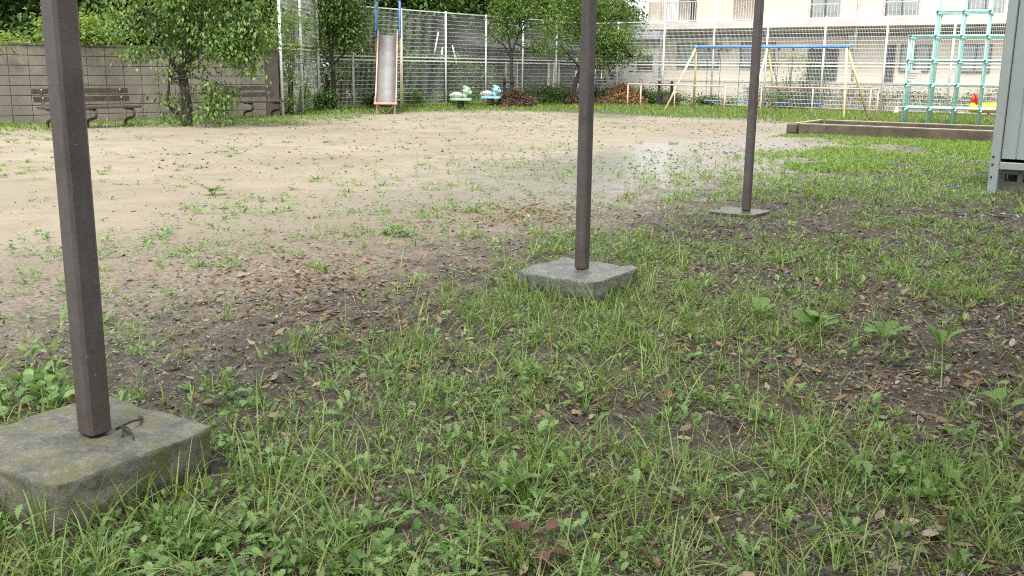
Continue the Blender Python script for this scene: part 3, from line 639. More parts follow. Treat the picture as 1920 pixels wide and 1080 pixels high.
# ------------------------------------------------------------------ trees
def limb_mesh(mb, pts, r0_, r1_, n=7):
    p = bez(pts, 5); k_ = len(p); mb.tube(p, [r0_ + (r1_ - r0_) * (i / (k_ - 1)) ** .8 for i in range(k_)], n)
def crown_block(blobs, leaf, per, lsz, droop=(.2, 1.0), tmpl=LEAF, crad=.2, gap=.42, gs=1.1):
    out = []
    for (c, r_, ncl) in blobs:
        d = rng.normal(size=(ncl, 3)); d /= np.linalg.norm(d, axis=1)[:, None]; rad = rng.random(ncl) ** .42
        cc = np.array(c) + d * rad[:, None] * np.array(r_)
        keep = (vnoise(cc[:, 0] + cc[:, 1] * .7, cc[:, 2] + cc[:, 1] * .4, gs, 3) > gap) | (rng.random(ncl) < .25); cc = cc[keep]
        nl = max(1, len(cc)); ld = rng.normal(size=(nl * per, 3)) * crad * np.array([1, 1, .55])
        loc = np.repeat(cc, per, 0) + ld; n = len(loc)
        yaw_ = np.arctan2(ld[:, 1], ld[:, 0]) + U(-.9, .9, n)
        out.append(scatter(tmpl[0], tmpl[1], loc, rotm(yaw_, U(droop[0], droop[1], n), U(-.7, .7, n)), U(lsz[0], lsz[1], n)))
    return out
def tree(name, label, base, trunk, limbs, blobs, m, group=None, per=14, lsz=(.08, .13), r0_=.11, droop=(.2, 1.0), tmpl=LEAF, crad=.2, gap=.42, gs=1.1, cat='tree'):
    t = thing(name, label, cat, base, 0, group)
    mb = MB(); limb_mesh(mb, trunk, r0_, r0_ * .5, 9)
    for pts in limbs: limb_mesh(mb, pts, r0_ * .42, r0_ * .08, 6)
    # twigs towards the foliage masses
    tips = [Vector(l[-1]) for l in limbs] + [Vector(trunk[-1])]
    for c, r_, n_ in blobs:
        c = Vector(c); tip = min(tips, key=lambda q_: (q_ - c).length)
        for k_ in range(5 if n_ >= 40 else 1):
            e = c + Vector((random.uniform(-.8, .8) * r_[0], random.uniform(-.8, .8) * r_[1], random.uniform(-.7, .7) * r_[2]))
            limb_mesh(mb, [tip, (tip + e) / 2 + Vector((0, 0, .1)), e], r0_ * .14, .006, 5)
    mb.build('trunk', M['bark'], t, True)
    v, f = merge(crown_block(blobs, None, per, lsz, droop, tmpl, crad, gap, gs)); link('crown', npmesh('crown', v, f), m, t)
    return t
def loc_at(base, px, py, dy=0.0):
    """offset from a base to the place seen in a picture column/row at the base's depth (+dy)"""
    v = At(px, py, base.y + dy); return Vector((v.x - base.x, v.y - base.y, v.z))
GT = 'young trees along the fence'
# tree by the benches
b = P(352, 236); b.z = 0; o_ = lambda px, py, dy=0: loc_at(b, px, py, dy)
tree('cherry_tree', 'bushy drooping tree growing between the two benches', b,
     [(0, 0, -.1), (.0, 0, .5), (-.03, .0, 1.0), (.05, 0, 1.5), (.1, 0, 2.4), (.15, 0, 3.4)],
     [[(-.02, 0, .9), o_(318, 110), o_(290, 60), o_(262, 20)], [(0, 0, 1.2), o_(390, 80, -.3), o_(430, 60, -.4), o_(480, 55, -.5)], [(.08, 0, 1.9), o_(330, 20, .5), o_(300, -40, .5)], [(.1, 0, 2.2), o_(420, -20, 0), o_(470, -70)], [(0, 0, .15), o_(318, 200, -.1), o_(316, 150, -.1)],
      [(.02, 0, 1.3), o_(350, 90, -.8), o_(340, 60, -1.2)]],
     [(o_(350, 45), (.75, .7, .55), 150), (o_(285, 55, .1), (.55, .6, .42), 85), (o_(265, 95, 0), (.34, .4, .16), 32), (o_(430, 62, -.2), (.8, .7, .38), 130), (o_(480, 45, 0), (.6, .6, .5), 100), (o_(440, 100, -.3), (.5, .5, .18), 55),
      (o_(240, 25), (.5, .6, .5), 60), (o_(320, -20), (1.2, 1., .6), 180), (o_(440, -30), (1.1, 1., .7), 170), (o_(345, 100), (.45, .5, .32), 70), (o_(330, -90), (1.6, 1.4, .8), 160), (o_(470, 130, -.2), (.22, .2, .08), 9), (o_(460, -100), (1.4, 1.3, .8), 150),
      (o_(375, 140, -.1), (.18, .2, .24), 22), (o_(388, 165, -.2), (.2, .25, .24), 30), (o_(402, 195, -.25), (.22, .25, .18), 24), (o_(318, 175, -.1), (.12, .2, .3), 14), (o_(412, 160, -.2), (.14, .3, .12), 8), (o_(325, 130), (.22, .3, .16), 20), (o_(385, 215, -.3), (.25, .3, .10), 10), (o_(322, 222, -.2), (.14, .3, .12), 9)],
     M['cherry'], GT, per=19, lsz=(.06, .11), r0_=.12, droop=(.35, 1.25), crad=.17, gap=.45)
# tree left of the slide with stakes
b = P(627, 206); b.z = 0
tree('cherry_tree', 'dark leafy tree tied to leaning stakes left of the slide', b,
     [(0, 0, -.1), (0, 0, .6), (-.02, 0, 1.2), (-.05, 0, 1.8), (.05, 0, 2.6), (0, 0, 4.0)],
     [[(-.02, 0, 1.25), o_(610, 105), o_(598, 70), o_(590, 20)], [(0, 0, 1.3), o_(645, 100), o_(660, 75), o_(672, 40)], [(-.05, 0, 1.9), o_(600, 30, .4), o_(580, -20, .4)], [(0, 0, 2.2), o_(650, 20, -.4), o_(680, -10)]],
     [(o_(628, 15), (.75, .7, .5), 130), (o_(648, 40), (.6, .6, .4), 95), (o_(655, 75), (.45, .5, .32), 55), (o_(635, 125), (.3, .35, .22), 24), (o_(605, 35), (.4, .5, .45), 50), (o_(680, 20), (.35, .5, .4), 40), (o_(610, -30), (1.2, 1., .7), 150), (o_(660, -40), (1.2, 1., .7), 150), (o_(600, 105), (.18, .2, .14), 10), (o_(630, -110), (1.5, 1.3, .8), 130)],
     M['mid'], GT, per=15, lsz=(.07, .12), r0_=.085, droop=(.25, 1.1), crad=.19, gap=.42)
st = thing('tree_stake', 'pair of dark leaning wooden stakes beside the tree left of the slide', 'stake', b)
o1 = o_(603, 204, -.2); MB().tube([(o1.x, o1.y, -.05), o_(614, 140, .05)], .045, 7).build('stake', M['stake'], st); o1 = o_(613, 200, .15); MB().tube([(o1.x, o1.y, -.05), o_(616, 150, .1)], .04, 7).build('stake', M['stake'], st)
MB().tube([o_(612, 150, .0), o_(632, 152, .0)], .02, 6).build('tie_bar', M['stake'], st)
# tree on the dark heap
b = Vector((Xat(960, 33.6), 33.6, 0))
tree('cherry_tree', 'forked young tree standing on a heap of brown clippings', b,
     [(0, 0, -.1), (-.01, 0, .7), (-.03, 0, 1.35), (-.02, 0, 1.75)],
     [[(-.02, 0, 1.5), o_(945, 85), o_(925, 70), o_(918, 45)], [(-.02, 0, 1.7), o_(968, 75), o_(985, 40), o_(1005, 15)], [(-.02, 0, 1.6), o_(952, 60), o_(948, 20), o_(945, -30)], [o_(972, 62), o_(1000, 48), o_(1035, 45)], [o_(965, 80), o_(985, 90), o_(1005, 92)], [o_(975, 50), o_(975, 10), o_(990, -40)]],
     [(o_(935, 50), (.38, .5, .4), 38), (o_(960, 15), (.8, .7, .42), 85), (o_(1000, 20), (.75, .7, .5), 90), (o_(1030, 50), (.6, .6, .4), 65), (o_(940, 5), (.6, .7, .45), 60), (o_(985, -40), (1.4, 1.2, .8), 150), (o_(1010, 85), (.4, .4, .2), 26), (o_(925, 75), (.22, .3, .16), 12), (o_(960, 65, .4), (.4, .4, .25), 20), (o_(990, -110), (1.6, 1.4, .9), 120)],
     M['cherry_y'], GT, per=14, lsz=(.07, .12), r0_=.085, droop=(.2, 1.0), crad=.2, gap=.47)
st = thing('tree_stake', 'short dark stake with a crosspiece beside the forked young tree', 'stake', b)
o1 = o_(945, 185); MB().tube([(o1.x, o1.y, -.05), o_(946, 147)], .05, 7).build('stake', M['stake'], st); MB().tube([o_(943, 153, -.08), o_(966, 154, -.08)], .03, 6).build('tie_bar', M['stake'], st)
# tree behind the middle post
b = Vector((Xat(1078, 36.2), 36.2, 0))
tree('cherry_tree', 'wide bright green tree reaching out from behind the middle post', b,
     [(0, 0, -.1), (-.02, 0, .5), (.08, 0, .95), (.2, 0, 1.4), (.35, 0, 2.0), (.4, 0, 3.2)],
     [[(.1, 0, 1.05), o_(1110, 128), o_(1150, 118), o_(1185, 108)], [(.2, 0, 1.4), o_(1125, 95), o_(1165, 80), o_(1205, 92)], [(.25, 0, 1.7), o_(1140, 40), o_(1170, 10)], [(.15, 0, 1.3), o_(1060, 95), o_(1040, 70), o_(1020, 40)], [(.3, 0, 2.0), o_(1080, 30), o_(1060, -20)]],
     [(o_(1060, 50), (.8, .8, .5), 90), (o_(1040, 90), (.6, .6, .34), 50), (o_(1140, 90), (.8, .7, .4), 100), (o_(1185, 95), (.6, .6, .26), 55), (o_(1205, 104), (.45, .5, .16), 34), (o_(1180, 55, -.3), (.4, .5, .3), 36), (o_(1150, 75, -.4), (.6, .5, .4), 60), (o_(1150, 30), (.75, .8, .55), 110), (o_(1110, 60), (.8, .8, .5), 110), (o_(1160, 60), (.6, .7, .3), 55), (o_(1170, 112), (.45, .5, .12), 24), (o_(1070, 10), (1., .9, .6), 110), (o_(1125, -10), (1.1, 1., .6), 130), (o_(1100, -70), (1.6, 1.4, .8), 150), (o_(1130, 120), (.5, .5, .14), 24), (o_(1075, 115), (.4, .4, .14), 14)],
     M['cherry_y'], GT, per=15, lsz=(.07, .12), r0_=.09, droop=(.15, .95), crad=.2, gap=.42)
# black torii support with a small stump
v = Vector((Xat(1248, 35.4), 35.4, 0)); st = thing('tree_support', 'black post and crossbar tree support behind the left swing legs', 'tree support', v, R(-10))
for x in (-.22, .22): MB().tube([(x, 0, -.05), (x, 0, .86)], .05, 8).build('post', M['stake'], st)
MB().tube([(-.36, -.07, .74), (.36, -.07, .74)], .04, 8).build('crossbar', M['stake'], st); MB().ball((.02, .02, .14), (.16, .16, .2), 8, 6).build('stump', M['bark'], st)

# ------------------------------------------------------------------ heaps of leaves
def heap(px, Yd, w, h, label, m, n, seed):
    v = Vector((Xat(px, Yd), Yd, 0)); t = thing('leaf_heap', label, 'leaf heap', v, 0, 'heaps of clippings by the fence')
    rr = np.random.default_rng(seed); K = 20; vs = []; fs = []
    for i in range(6):
        s = i / 5
        for k_ in range(K):
            a = 2 * PI * k_ / K; j = 1 + .22 * math.sin(3 * a + seed) + .14 * rr.random(); vs.append((w * (1 - s) * math.cos(a) * j, w * .7 * (1 - s) * math.sin(a) * j, h * .9 * math.sin(s * PI / 2) ** .9 - .04))
    for i in range(5):
        for k_ in range(K): fs.append((i * K + k_, i * K + (k_ + 1) % K, (i + 1) * K + (k_ + 1) % K, (i + 1) * K + k_))
    MB().add(vs, fs).build('core', M['mound'], t, True)
    a = rr.random(n) * 2 * PI; s = rr.random(n) ** .6; x = w * 1.08 * s * np.cos(a); y = w * .78 * s * np.sin(a); z = np.maximum(.01, h * .92 * np.cos(np.clip(s, 0, 1) * PI / 2) ** .9 + rr.normal(size=n) * .03 + .02)
    vv, ff = merge([scatter(CURL[0], CURL[1], np.stack([x, y, z], -1), rotm(rr.random(n) * 6.3, rr.normal(size=n) * .7, rr.normal(size=n) * .7), np.stack([U(.08, .2, n), U(.03, .11, n), U(.06, .12, n)], -1))])
    link('clippings', npmesh('clippings', vv, ff), m, t)
heap(968, 33.0, .62, .46, 'dark brown heap of damp clippings round the forked tree', M['straw_d'], 1500, 2)
heap(1094, 35.6, .62, .26, 'low brown heap of clippings half hidden by the middle post', M['straw_d'], 900, 5)
heap(1168, 36.4, .78, .66, 'large orange brown heap of dry leaves by the fence corner', M['heap'], 2200, 9)

# ------------------------------------------------------------------ background plants, trees and houses
def shrub(name, label, base, blobs, m, group=None, per=12, lsz=(.07, .12), crad=.2, cat='shrub', droop=(-.4, .9), gap=.3, stem=True):
    t = thing(name, label, cat, base, 0, group)
    v, f = merge(crown_block(blobs, None, per, lsz, droop, SLEAF, crad, gap, 1.3)); link('foliage', npmesh('foliage', v, f), m, t)
    mb = MB()
    for c, r_, n_ in blobs[:6]:
        for k_ in range(3): limb_mesh(mb, [(c[0] * .5 + random.uniform(-.1, .1), c[1] * .5, -.05), (c[0] * .8, c[1] * .8, c[2] * .5), (c[0] + random.uniform(-.4, .4) * r_[0], c[1], c[2] + random.uniform(0, .5) * r_[2])], .022, .006, 5)
    mb.build('stem', M['bark'], t, True); return t
def big_tree(name, label, x, y, h, blobs_n, spread, m, group, lsz=(.16, .28), low=.25, gap=.36, ncl=120):
    b = Vector((x, y, 0)); rr = random.Random(int(x * 91 + y * 17)); limbs = []; blobs = []
    for i in range(blobs_n):
        a = rr.uniform(0, 2 * PI); rad = spread * rr.uniform(.2, 1.0); z = h * rr.uniform(low, .95); k_ = 1 - .55 * max(0, z / h - .45) / .5
        c = (rad * k_ * math.cos(a), rad * k_ * math.sin(a) * .8, z); s = spread * rr.uniform(.32, .52)
        blobs.append((c, (s, s, s * .75), int(ncl * rr.uniform(.7, 1.2))))
        limbs.append([(0, 0, z * .5), (c[0] * .5, c[1] * .5, z * .8), c])
    return tree(name, label, b, [(0, 0, -.2), (.05, 0, h * .3), (-.06, .05, h * .6), (.05, 0, h * .9)], limbs, blobs, m, group, per=11, lsz=lsz, r0_=.16, droop=(-.1, 1.1), tmpl=SLEAF, crad=.34, gap=gap, gs=.7)
GW = 'trees beyond the wall and fence'
# lime hedge on the wall: three stretches one can tell apart
nW = Vector((-wdir.y, wdir.x, 0))
for k_, (px0, px1, lab) in enumerate(((-200, 70, 'lime green creeper spilling over the wall left of the nearest post'), (140, 262, 'lime green shrub above the wall right of the nearest post'), (430, 520, 'lime green shrub above the wall behind the drooping tree'))):
    blobs = []; base = None
    n = 9
    for i in range(n):
        px = px0 + (px1 - px0) * (i + .5) / n; u = (px - 960) / F
        # point on the wall line seen at this column
        den = (wdir.x - u * wdir.y); s = (u * W0.y - W0.x) / den; p = W0 + wdir * s + nW * (.25 + .5 * random.random())
        if base is None: base = Vector((p.x, p.y, 0))
        hgt = (1.56, 1.8, 1.7)[k_] + random.uniform(-.02, .16); blobs.append(((p.x - base.x, p.y - base.y, hgt), (.42, .4, (.11, .34, .3)[k_]), 40))
        blobs.append(((p.x - base.x + nW.x * .5, p.y - base.y + nW.y * .5, 1.35), (.5, .4, .5), 30))
    shrub('lime_shrub', lab, base, blobs, M['lime'], 'lime shrubs on the wall', per=12, lsz=(.07, .13), gap=.2)
bt = [  # px, depth, height, blobs, spread, material, label
    (-60, 26, 6.5, 16, 2.2, 'dark', 'dark dense tree at the far left beyond the wall'),
    (45, 29, 7.5, 18, 2.3, 'mid', 'tree with hanging foliage just left of the nearest post'),
    (170, 31, 7.5, 18, 2.4, 'cherry_y', 'bright leafy tree beyond the wall right of the nearest post'),
    (300, 33, 8, 18, 2.5, 'mid', 'mid green tree beyond the wall behind the drooping tree'),
    (430, 32, 8, 18, 2.4, 'mid', 'leafy tree beyond the wall left of the white corner post'),
    (520, 36, 9, 18, 2.6, 'dark', 'dark tree beyond the corner where wall meets fence'),
    (640, 38, 9, 20, 3.0, 'dark', 'dark tree beyond the fence left of the slide'),
    (745, 40, 9, 20, 3.0, 'mid', 'tall tree beyond the fence right above the slide'),
    (850, 42, 9, 20, 3.0, 'dark', 'dark tree beyond the fence above the green spring rider'),
    (950, 45, 9, 20, 3.2, 'mid', 'tall tree beyond the fence behind the forked young tree'),
    (1060, 49, 10, 20, 3.2, 'mid', 'tall tree beyond the fence corner behind the middle post'),
    (1120, 54, 9, 16, 2.6, 'cherry_y', 'light green tree beyond the fence just left of the sky gap')]
for px, Yd, h_, nb_, spd, mm, lab in bt:
    big_tree('background_tree', lab, Xat(px, Yd), Yd, h_, nb_, spd, M[mm], GW)
# far wooded belt closing the view
vv = []
n = 5200; fx = U(-46, 6, n); fy = U(56, 64, n) + (fx < -15) * -14; fz = U(.2, 9.5, n)
loc = np.repeat(np.stack([fx, fy, fz], -1), 6, 0) + rng.normal(size=(n * 6, 3)) * .45; m_ = len(loc)
v_, f_ = scatter(SLEAF[0], SLEAF[1], loc, rotm(U(0, 6.3, m_), U(-.3, 1.2, m_), U(-.7, .7, m_)), U(.3, .55, m_))
prop(link('woodland', npmesh('woodland', v_, f_), M['dark']), 'dark belt of woodland closing the view beyond the fence', 'woodland', kind='stuff')
# ivy on the short fence
blobs = []
for i in range(22):
    s = random.uniform(.02, .98); p = dv * s; blobs.append(((p.x - .06, p.y, random.uniform(.1, 2.7)), (.14, .3, .34), 22))
for z in (.4, .9, 1.4, 1.7, 2.2): blobs.append(((.12, .25, z), (.2, .3, .28), 26))
shrub('climbing_ivy', 'green ivy climbing the short fence beside the white corner post', C0 + Vector((.05, .1, 0)), blobs, M['cherry_y'], None, per=11, lsz=(.05, .09), crad=.14, cat='climber')
# vine on the east fence
pv = Vector((Xat(1500, 33.9), 33.9, 0)); blobs = []
for px, py, rx, rz_, n_ in ((1480, 110, .5, .2, 26), (1450, 112, .3, .2, 12), (1520, 112, .4, .2, 20), (1470, 150, .5, .3, 34), (1510, 140, .5, .4, 36), (1545, 130, .35, .3, 18), (1480, 175, .7, .22, 44), (1530, 170, .4, .3, 24), (1500, 190, .5, .2, 44), (1455, 185, .35, .12, 18)):
    v = At(px, py, 33.9 + random.uniform(.1, .8)); blobs.append(((v.x - pv.x, v.y - pv.y, v.z), (rx, .25, rz_), n_))
shrub('climbing_vine', 'straggling green vine on the mesh fence behind the right swings', pv, blobs, M['cherry_y'], None, per=9, lsz=(.06, .11), crad=.16, cat='climber', gap=.4)
GS = 'low shrubs at the foot of the fence'
for px, Yd, h_, w_, mm, lab in ((1010, 36.2, .75, .8, 'mid', 'low green shrub right of the clippings round the forked tree'), (1050, 37.2, .7, .7, 'mid', 'low green shrub left of the middle post'), (1215, 36.8, .7, .7, 'dark', 'dark low shrub right of the large orange heap'), (1262, 36.2, .55, .6, 'mid', 'small shrub at the black tree support'), (1130, 38.2, .6, .7, 'dark', 'dark shrub at the fence corner behind the orange heap'),
                             (700, 30.3, .5, .6, 'mid', 'scrubby plants at the fence foot left of the slide'), (790, 32.0, .55, .9, 'mid', 'scrubby plants at the fence foot right of the slide'), (855, 33.2, .5, .8, 'mid', 'scrubby plants behind the green spring rider'), (1345, 35.8, .4, .8, 'mid', 'low plants at the fence foot behind the left swings'), (590, 28.4, .5, .5, 'mid', 'scrubby plants at the foot of the leaning stakes')):
    shrub('fence_shrub', lab, Vector((Xat(px, Yd), Yd, 0)), [((random.uniform(-w_, w_) * .7, random.uniform(-.2, .2), h_ * random.uniform(.3, .8)), (w_ * .5, .3, h_ * .4), 24) for _ in range(6)], M[mm], GS, per=11, lsz=(.06, .11), crad=.13)
# overgrowth behind the long fence
for px, Yd, h_, w_, mm, lab in ((700, 34.5, 1.9, 1.2, 'mid', 'overgrown bush behind the fence left of the slide'), (760, 36, 1.5, 1.1, 'dark', 'overgrown bush behind the fence right of the slide'), (905, 39, 1.7, .7, 'mid', 'overgrown bush behind the fence above the blue spring rider'), (645, 33, 2.2, 1.2, 'dark', 'overgrown bush behind the tree with stakes'), (835, 38.5, 2.9, 1.5, 'dark', 'tall dark bush behind the leaning poles'), (745, 38, 3.2, 1.6, 'dark', 'tall dark bush behind the fence beside the slide top'), (690, 36, 3.0, 1.3, 'mid', 'tall bush behind the slide'), (800, 36.5, 1.6, 1.2, 'mid', 'broad bush behind the pale leaning poles'), (880, 40, 3.2, 1.5, 'dark', 'tall dark bush behind the fence between the two spring riders'), (870, 36.8, 1.2, 1.0, 'mid', 'low bush behind the fence above the green spring rider'), (945, 41.5, 3.4, 1.5, 'dark', 'tall dark bush behind the fence beside the dark house')):
    shrub('overgrown_bush', lab, Vector((Xat(px, Yd), Yd, 0)), [((random.uniform(-w_, w_), random.uniform(-.3, .3), h_ * random.uniform(.2, .95)), (w_ * .45, .4, h_ * .25), 30) for _ in range(11)], M[mm], 'bushes behind the long fence', per=14, lsz=(.09, .16), crad=.24, gap=.3)
# leaning pale poles behind the long fence
for (a_, b_, lab) in (((807, 140), (822, 60), 'tall thin pale pole leaning behind the fence right of the slide'), ((822, 152), (830, 88), 'short thin pale pole leaning behind the fence right of the slide'), ((868, 165), (848, 85), 'pale pole leaning left behind the green spring rider')):
    q0, q1 = At(a_[0], a_[1], 36.5), At(b_[0], b_[1], 36.5); d = (q1 - q0).normalized(); foot = q0 - d * (q0.z / d.z)
    o = MB().tube([(0, 0, 0), q1 - foot], .026, 7).build('leaning_pole', M['white'], None, True); o.location = foot; prop(o, lab, 'pole', 'pale poles leaning behind the long fence')
# dark house behind the long fence
hb0 = Vector((Xat(1082, 42.0), 42.0, 0)); t = thing('dark_house', 'low dark grey house behind the long mesh fence', 'house', hb0 - eA * 0 , R(51))
MB().box((-3.0, 1.6, 1.0), (6.0, 3.0, 2.0)).build('wall', M['house'], t)
mb = MB(); mb.add([(-6.3, -.25, 1.98), (.3, -.25, 1.98), (.3, 1.6, 2.6), (-6.3, 1.6, 2.6), (-6.3, 3.4, 1.98), (.3, 3.4, 1.98)], [(0, 1, 2, 3), (3, 2, 5, 4), (0, 3, 4), (1, 5, 2)]); mb.build('roof', M['house'], t)
for x in (-1.9, -4.6):
    w_ = MB(); w_.box((x, .075, 1.0), (.10, .04, 1.0)).box((x + .35, .075, 1.0), (.10, .04, 1.0)).box((x + .7, .075, 1.0), (.06, .04, 1.0)); f_ = w_.build('window', M['frame'], t); MB().box((x + .35, .09, 1.0), (.74, .02, .9)).build('pane', M['dpane'], f_)
# pale houses by the sky gap
for (px, Yd, w_, h_, rz_, lab) in ((1203, 62, 4.0, 3.1, -20, 'pale house with a grey tiled roof below the sky gap'), (1150, 72, 7, 3.4, -20, 'far pale house behind the wide bright tree')):
    t = thing('pale_house', lab, 'house', (Xat(px, Yd), Yd, 0), R(rz_), 'pale houses beyond the fence corner')
    MB().box((0, 0, h_ / 2), (w_, 4, h_)).build('wall', M['house2'], t)
    mb = MB(); e = w_ / 2 + .35; mb.add([(-e, -2.35, h_ - .05), (e, -2.35, h_ - .05), (e, 0, h_ + 1.0), (-e, 0, h_ + 1.0), (-e, 2.35, h_ - .05), (e, 2.35, h_ - .05)], [(0, 1, 2, 3), (3, 2, 5, 4), (0, 3, 4), (1, 5, 2), (0, 4, 5, 1)]); mb.build('roof', M['tile'], t)
    f_ = MB().box((.6, -2.02, h_ * .55), (1.1, .06, 1.0)).build('window', M['frame'], t); MB().box((.6, -2.055, h_ * .55), (.96, .02, .86)).build('pane', M['dpane'], f_)

# ------------------------------------------------------------------ apartment block
F0 = Vector((Xat(1500, 48.0), 48.0, 0))
def tpx(px):
    u = (px - 960) / F * .9765 / .9765; d = ray(px, 90); u = d.x / d.y; return (u * F0.y - F0.x) / (eB.x - u * eB.y)
t0 = tpx(1213); org = F0 + eB * t0; t = thing('apartment_block', 'cream apartment block with balconies beyond the swings', 'building', org, R(-39))
T = lambda px: tpx(px) - t0
Lb = 30.0; zs0, zs1, zsill = 3.28, 3.62, 3.66
xb = T(1436)                    # balconies to the left of this, flush windows to the right
MB().box((Lb / 2, .6, (zs0 + zs1) / 2), (Lb, 1.8, zs1 - zs0), bev=.02).build('floor_slab', M['slab'], t)
def zat(px, py, yoff=0.0):
    p = org + eB * T(px) + eA * yoff; d = ray(px, py); return H + d.z / d.y * p.y
# ground floor, set back
MB().box((Lb / 2 + .3, 5.3, zs0 / 2 - .01), (Lb - .6, 9.0, zs0 - .02)).build('ground_floor_wall', M['gf'], t)
MB().box((xb / 2 + .5, 5.35, 6.6), (xb - .02 - 1.0, 8.0, 5.9)).build('balcony_wall', M['cream'], t)
# wall with window holes to the right of the balconies: piers and spandrels
wins = [(1510, 1571), (1648, 1718), (1800, 1876), (1960, 2060)]
def wall_strip(zb_, zt_):
    x = xb
    for a_, b_ in wins:
        xa, xc = T(a_), T(b_); MB().box(((x + xa) / 2, .65, (zb_ + zt_) / 2), (xa - x, 1.3, zt_ - zb_)).build('wall', M['cream2'], t); x = xc
    MB().box(((x + Lb) / 2, .65, (zb_ + zt_) / 2), (Lb - x, 1.3, zt_ - zb_)).build('wall', M['cream2'], t)
wall_strip(zs1, 5.35); MB().box(((xb + Lb) / 2, .65, 7.4), (Lb - xb, 1.3, 4.1)).build('wall', M['cream2'], t); MB().box(((xb + Lb) / 2, 5.3, 6.5), (Lb - xb - .02, 7.9, 5.8)).build('wall', M['cream'], t)
for a_, b_ in wins:
    xa, xc = T(a_), T(b_); w_ = xc - xa; cx = (xa + xc) / 2; zb_, zt_ = zs1 + .02, 5.33
    fm = MB()
    for x in (xa + .04, xc - .04): fm.box((x, .1, (zb_ + zt_) / 2), (.075, .08, zt_ - zb_))
    for z in (zb_ + .05, zt_ - .04): fm.box((cx, .1, z), (w_ - .16, .078, .08))
    f_ = fm.build('window', M['frame'], t)
    MB().box((cx - .02, .12, (zb_ + zt_) / 2), (.07, .05, zt_ - zb_ - .2)).box((xa + .10, .13, (zb_ + zt_) / 2), (.05, .04, zt_ - zb_ - .2)).build('mullion', M['dframe'], f_)
    MB().box((cx, .2, (zb_ + zt_) / 2), (w_ - .1, .03, zt_ - zb_ - .12)).build('pane', M['pane'], f_)
    MB().box((cx, -.03, zb_ - .005), (w_ + .2, .16, .06)).build('sill', M['slab'], f_)
    gb = MB(); gb.box((cx, -.05, zb_ + .68), (w_ - .2, .035, .05)); 
    for i in range(9): gb.box((xa + .12 + (w_ - .24) * i / 8, -.05, zb_ + .36), (.022, .022, .62))
    gb.build('guard', M['frame'], f_)
# balconies: solid parapets, bar railings, dark doors
for a_, b_ in ((1213, 1246), (1303, 1370), (1408, 1436)):
    MB().box(((T(a_) + T(b_)) / 2, .07, (zs1 + 4.72) / 2), (T(b_) - T(a_), .14, 4.72 - zs1), bev=.015).build('parapet', M['cream2'], t)
for a_, b_ in ((1246, 1303), (1370, 1408)):
    xa, xc = T(a_), T(b_); rl = MB(); rl.box(((xa + xc) / 2, .07, 4.66), (xc - xa, .06, .05)).box(((xa + xc) / 2, .07, 3.72), (xc - xa, .05, .05)); n = int((xc - xa) / .13)
    for i in range(1, n): rl.box((xa + (xc - xa) * i / n, .07, 4.19), (.035, .035, .9))
    rl.build('railing', M['frame'], t)
    f_ = MB().box((xa + .5 + (xc - xa) * .5, 1.31, 4.7), ((xc - xa) * .8, .1, 2.1)).build('balcony_door', M['dframe'], t); MB().box((xa + .5 + (xc - xa) * .5, 1.25, 4.7), ((xc - xa) * .74, .03, 1.96)).build('pane', M['dpane'], f_)
MB().box((xb / 2, .65, 6.35), (xb, 1.3, .2)).build('upper_slab', M['slab'], t)
for px in (1412, 1300): MB().box((T(px), .75, 5.0), (.12, 1.08, 2.5)).build('partition', M['cream'], t)
for px in (1240, 1604): MB().tube([(T(px), -.07, .0), (T(px), -.07, 9)], .06, 8).build('downpipe', M['frame'], t, True)
# ground floor windows, doors and units
for px0, px1, zb_, zt_, mm in ((1258, 1335, 1.45, 2.62, 'pane'), (1378, 1440, 1.45, 2.62, 'pane'), (1505, 1560, .3, 2.5, 'dpane'), (1652, 1668, .3, 2.5, 'dpane'), (1680, 1735, 1.35, 2.5, 'pane'), (1795, 1850, 1.35, 2.5, 'pane')):
    xa, xc = T(px0), T(px1); fm = MB(); cx = (xa + xc) / 2
    for x in (xa, cx, xc): fm.box((x, .76, (zb_ + zt_) / 2), (.06, .1, zt_ - zb_))
    for z in (zb_, zt_): fm.box((cx, .76, z), (xc - xa + .06, .102, .06))
    f_ = fm.build('window', M['dframe'], t); MB().box((cx, .775, (zb_ + zt_) / 2), (xc - xa - .06, .03, zt_ - zb_ - .06)).build('pane', M[mm], f_)
MB().box((Lb / 2 + .3, .78, 2.98), (Lb - .62, .05, .26)).build('overhang_shade_strip', M['gf_shade'], t)  # dark strip painting the overhang's shade onto the ground floor wall
for px in (1322, 1352, 1588): MB().box((T(px), .6, 2.62), (.34, .3, .62), bev=.02).box((T(px), .44, 2.62), (.22, .02, .4)).build('wall_unit', M['frame'], t)
# low wall and dark hedge on the far side of the lane
hw0 = CORNER - nB * 1.2 + eB * 2.5; t = thing('low_boundary_wall', 'low beige wall behind the mesh fence below the apartment block', 'wall', hw0, R(-39))
MB().box((9, 0, .42), (18, .14, .9)).build('wall', M['gf'], t); MB().box((9, 0, .885), (18.04, .19, .06)).build('coping', M['slab'], t)
hd0 = CORNER - nB * .9 + eB * 6.5; blobs = []
for i in range(26):
    s = i * .42; v = eB * s; blobs.append(((v.x, v.y, random.uniform(.3, .6)), (.4, .3, .3), 20))
shrub('dark_hedge', 'dark clipped hedge behind the mesh fence and the jungle gym', hd0, blobs, M['dark'], None, per=11, lsz=(.06, .1), crad=.14, cat='hedge', gap=.2)
up_ = MB().tube([(0, 0, -.1), (0, 0, 2.75)], .06, 10); v = Vector((Xat(1540, 41), 41, 0)); o = up_.build('black_column', M['dframe'], None, True); o.location = v; prop(o, 'black slender column beyond the fence behind the right swings', 'column')  # plain dark post without a lamp head

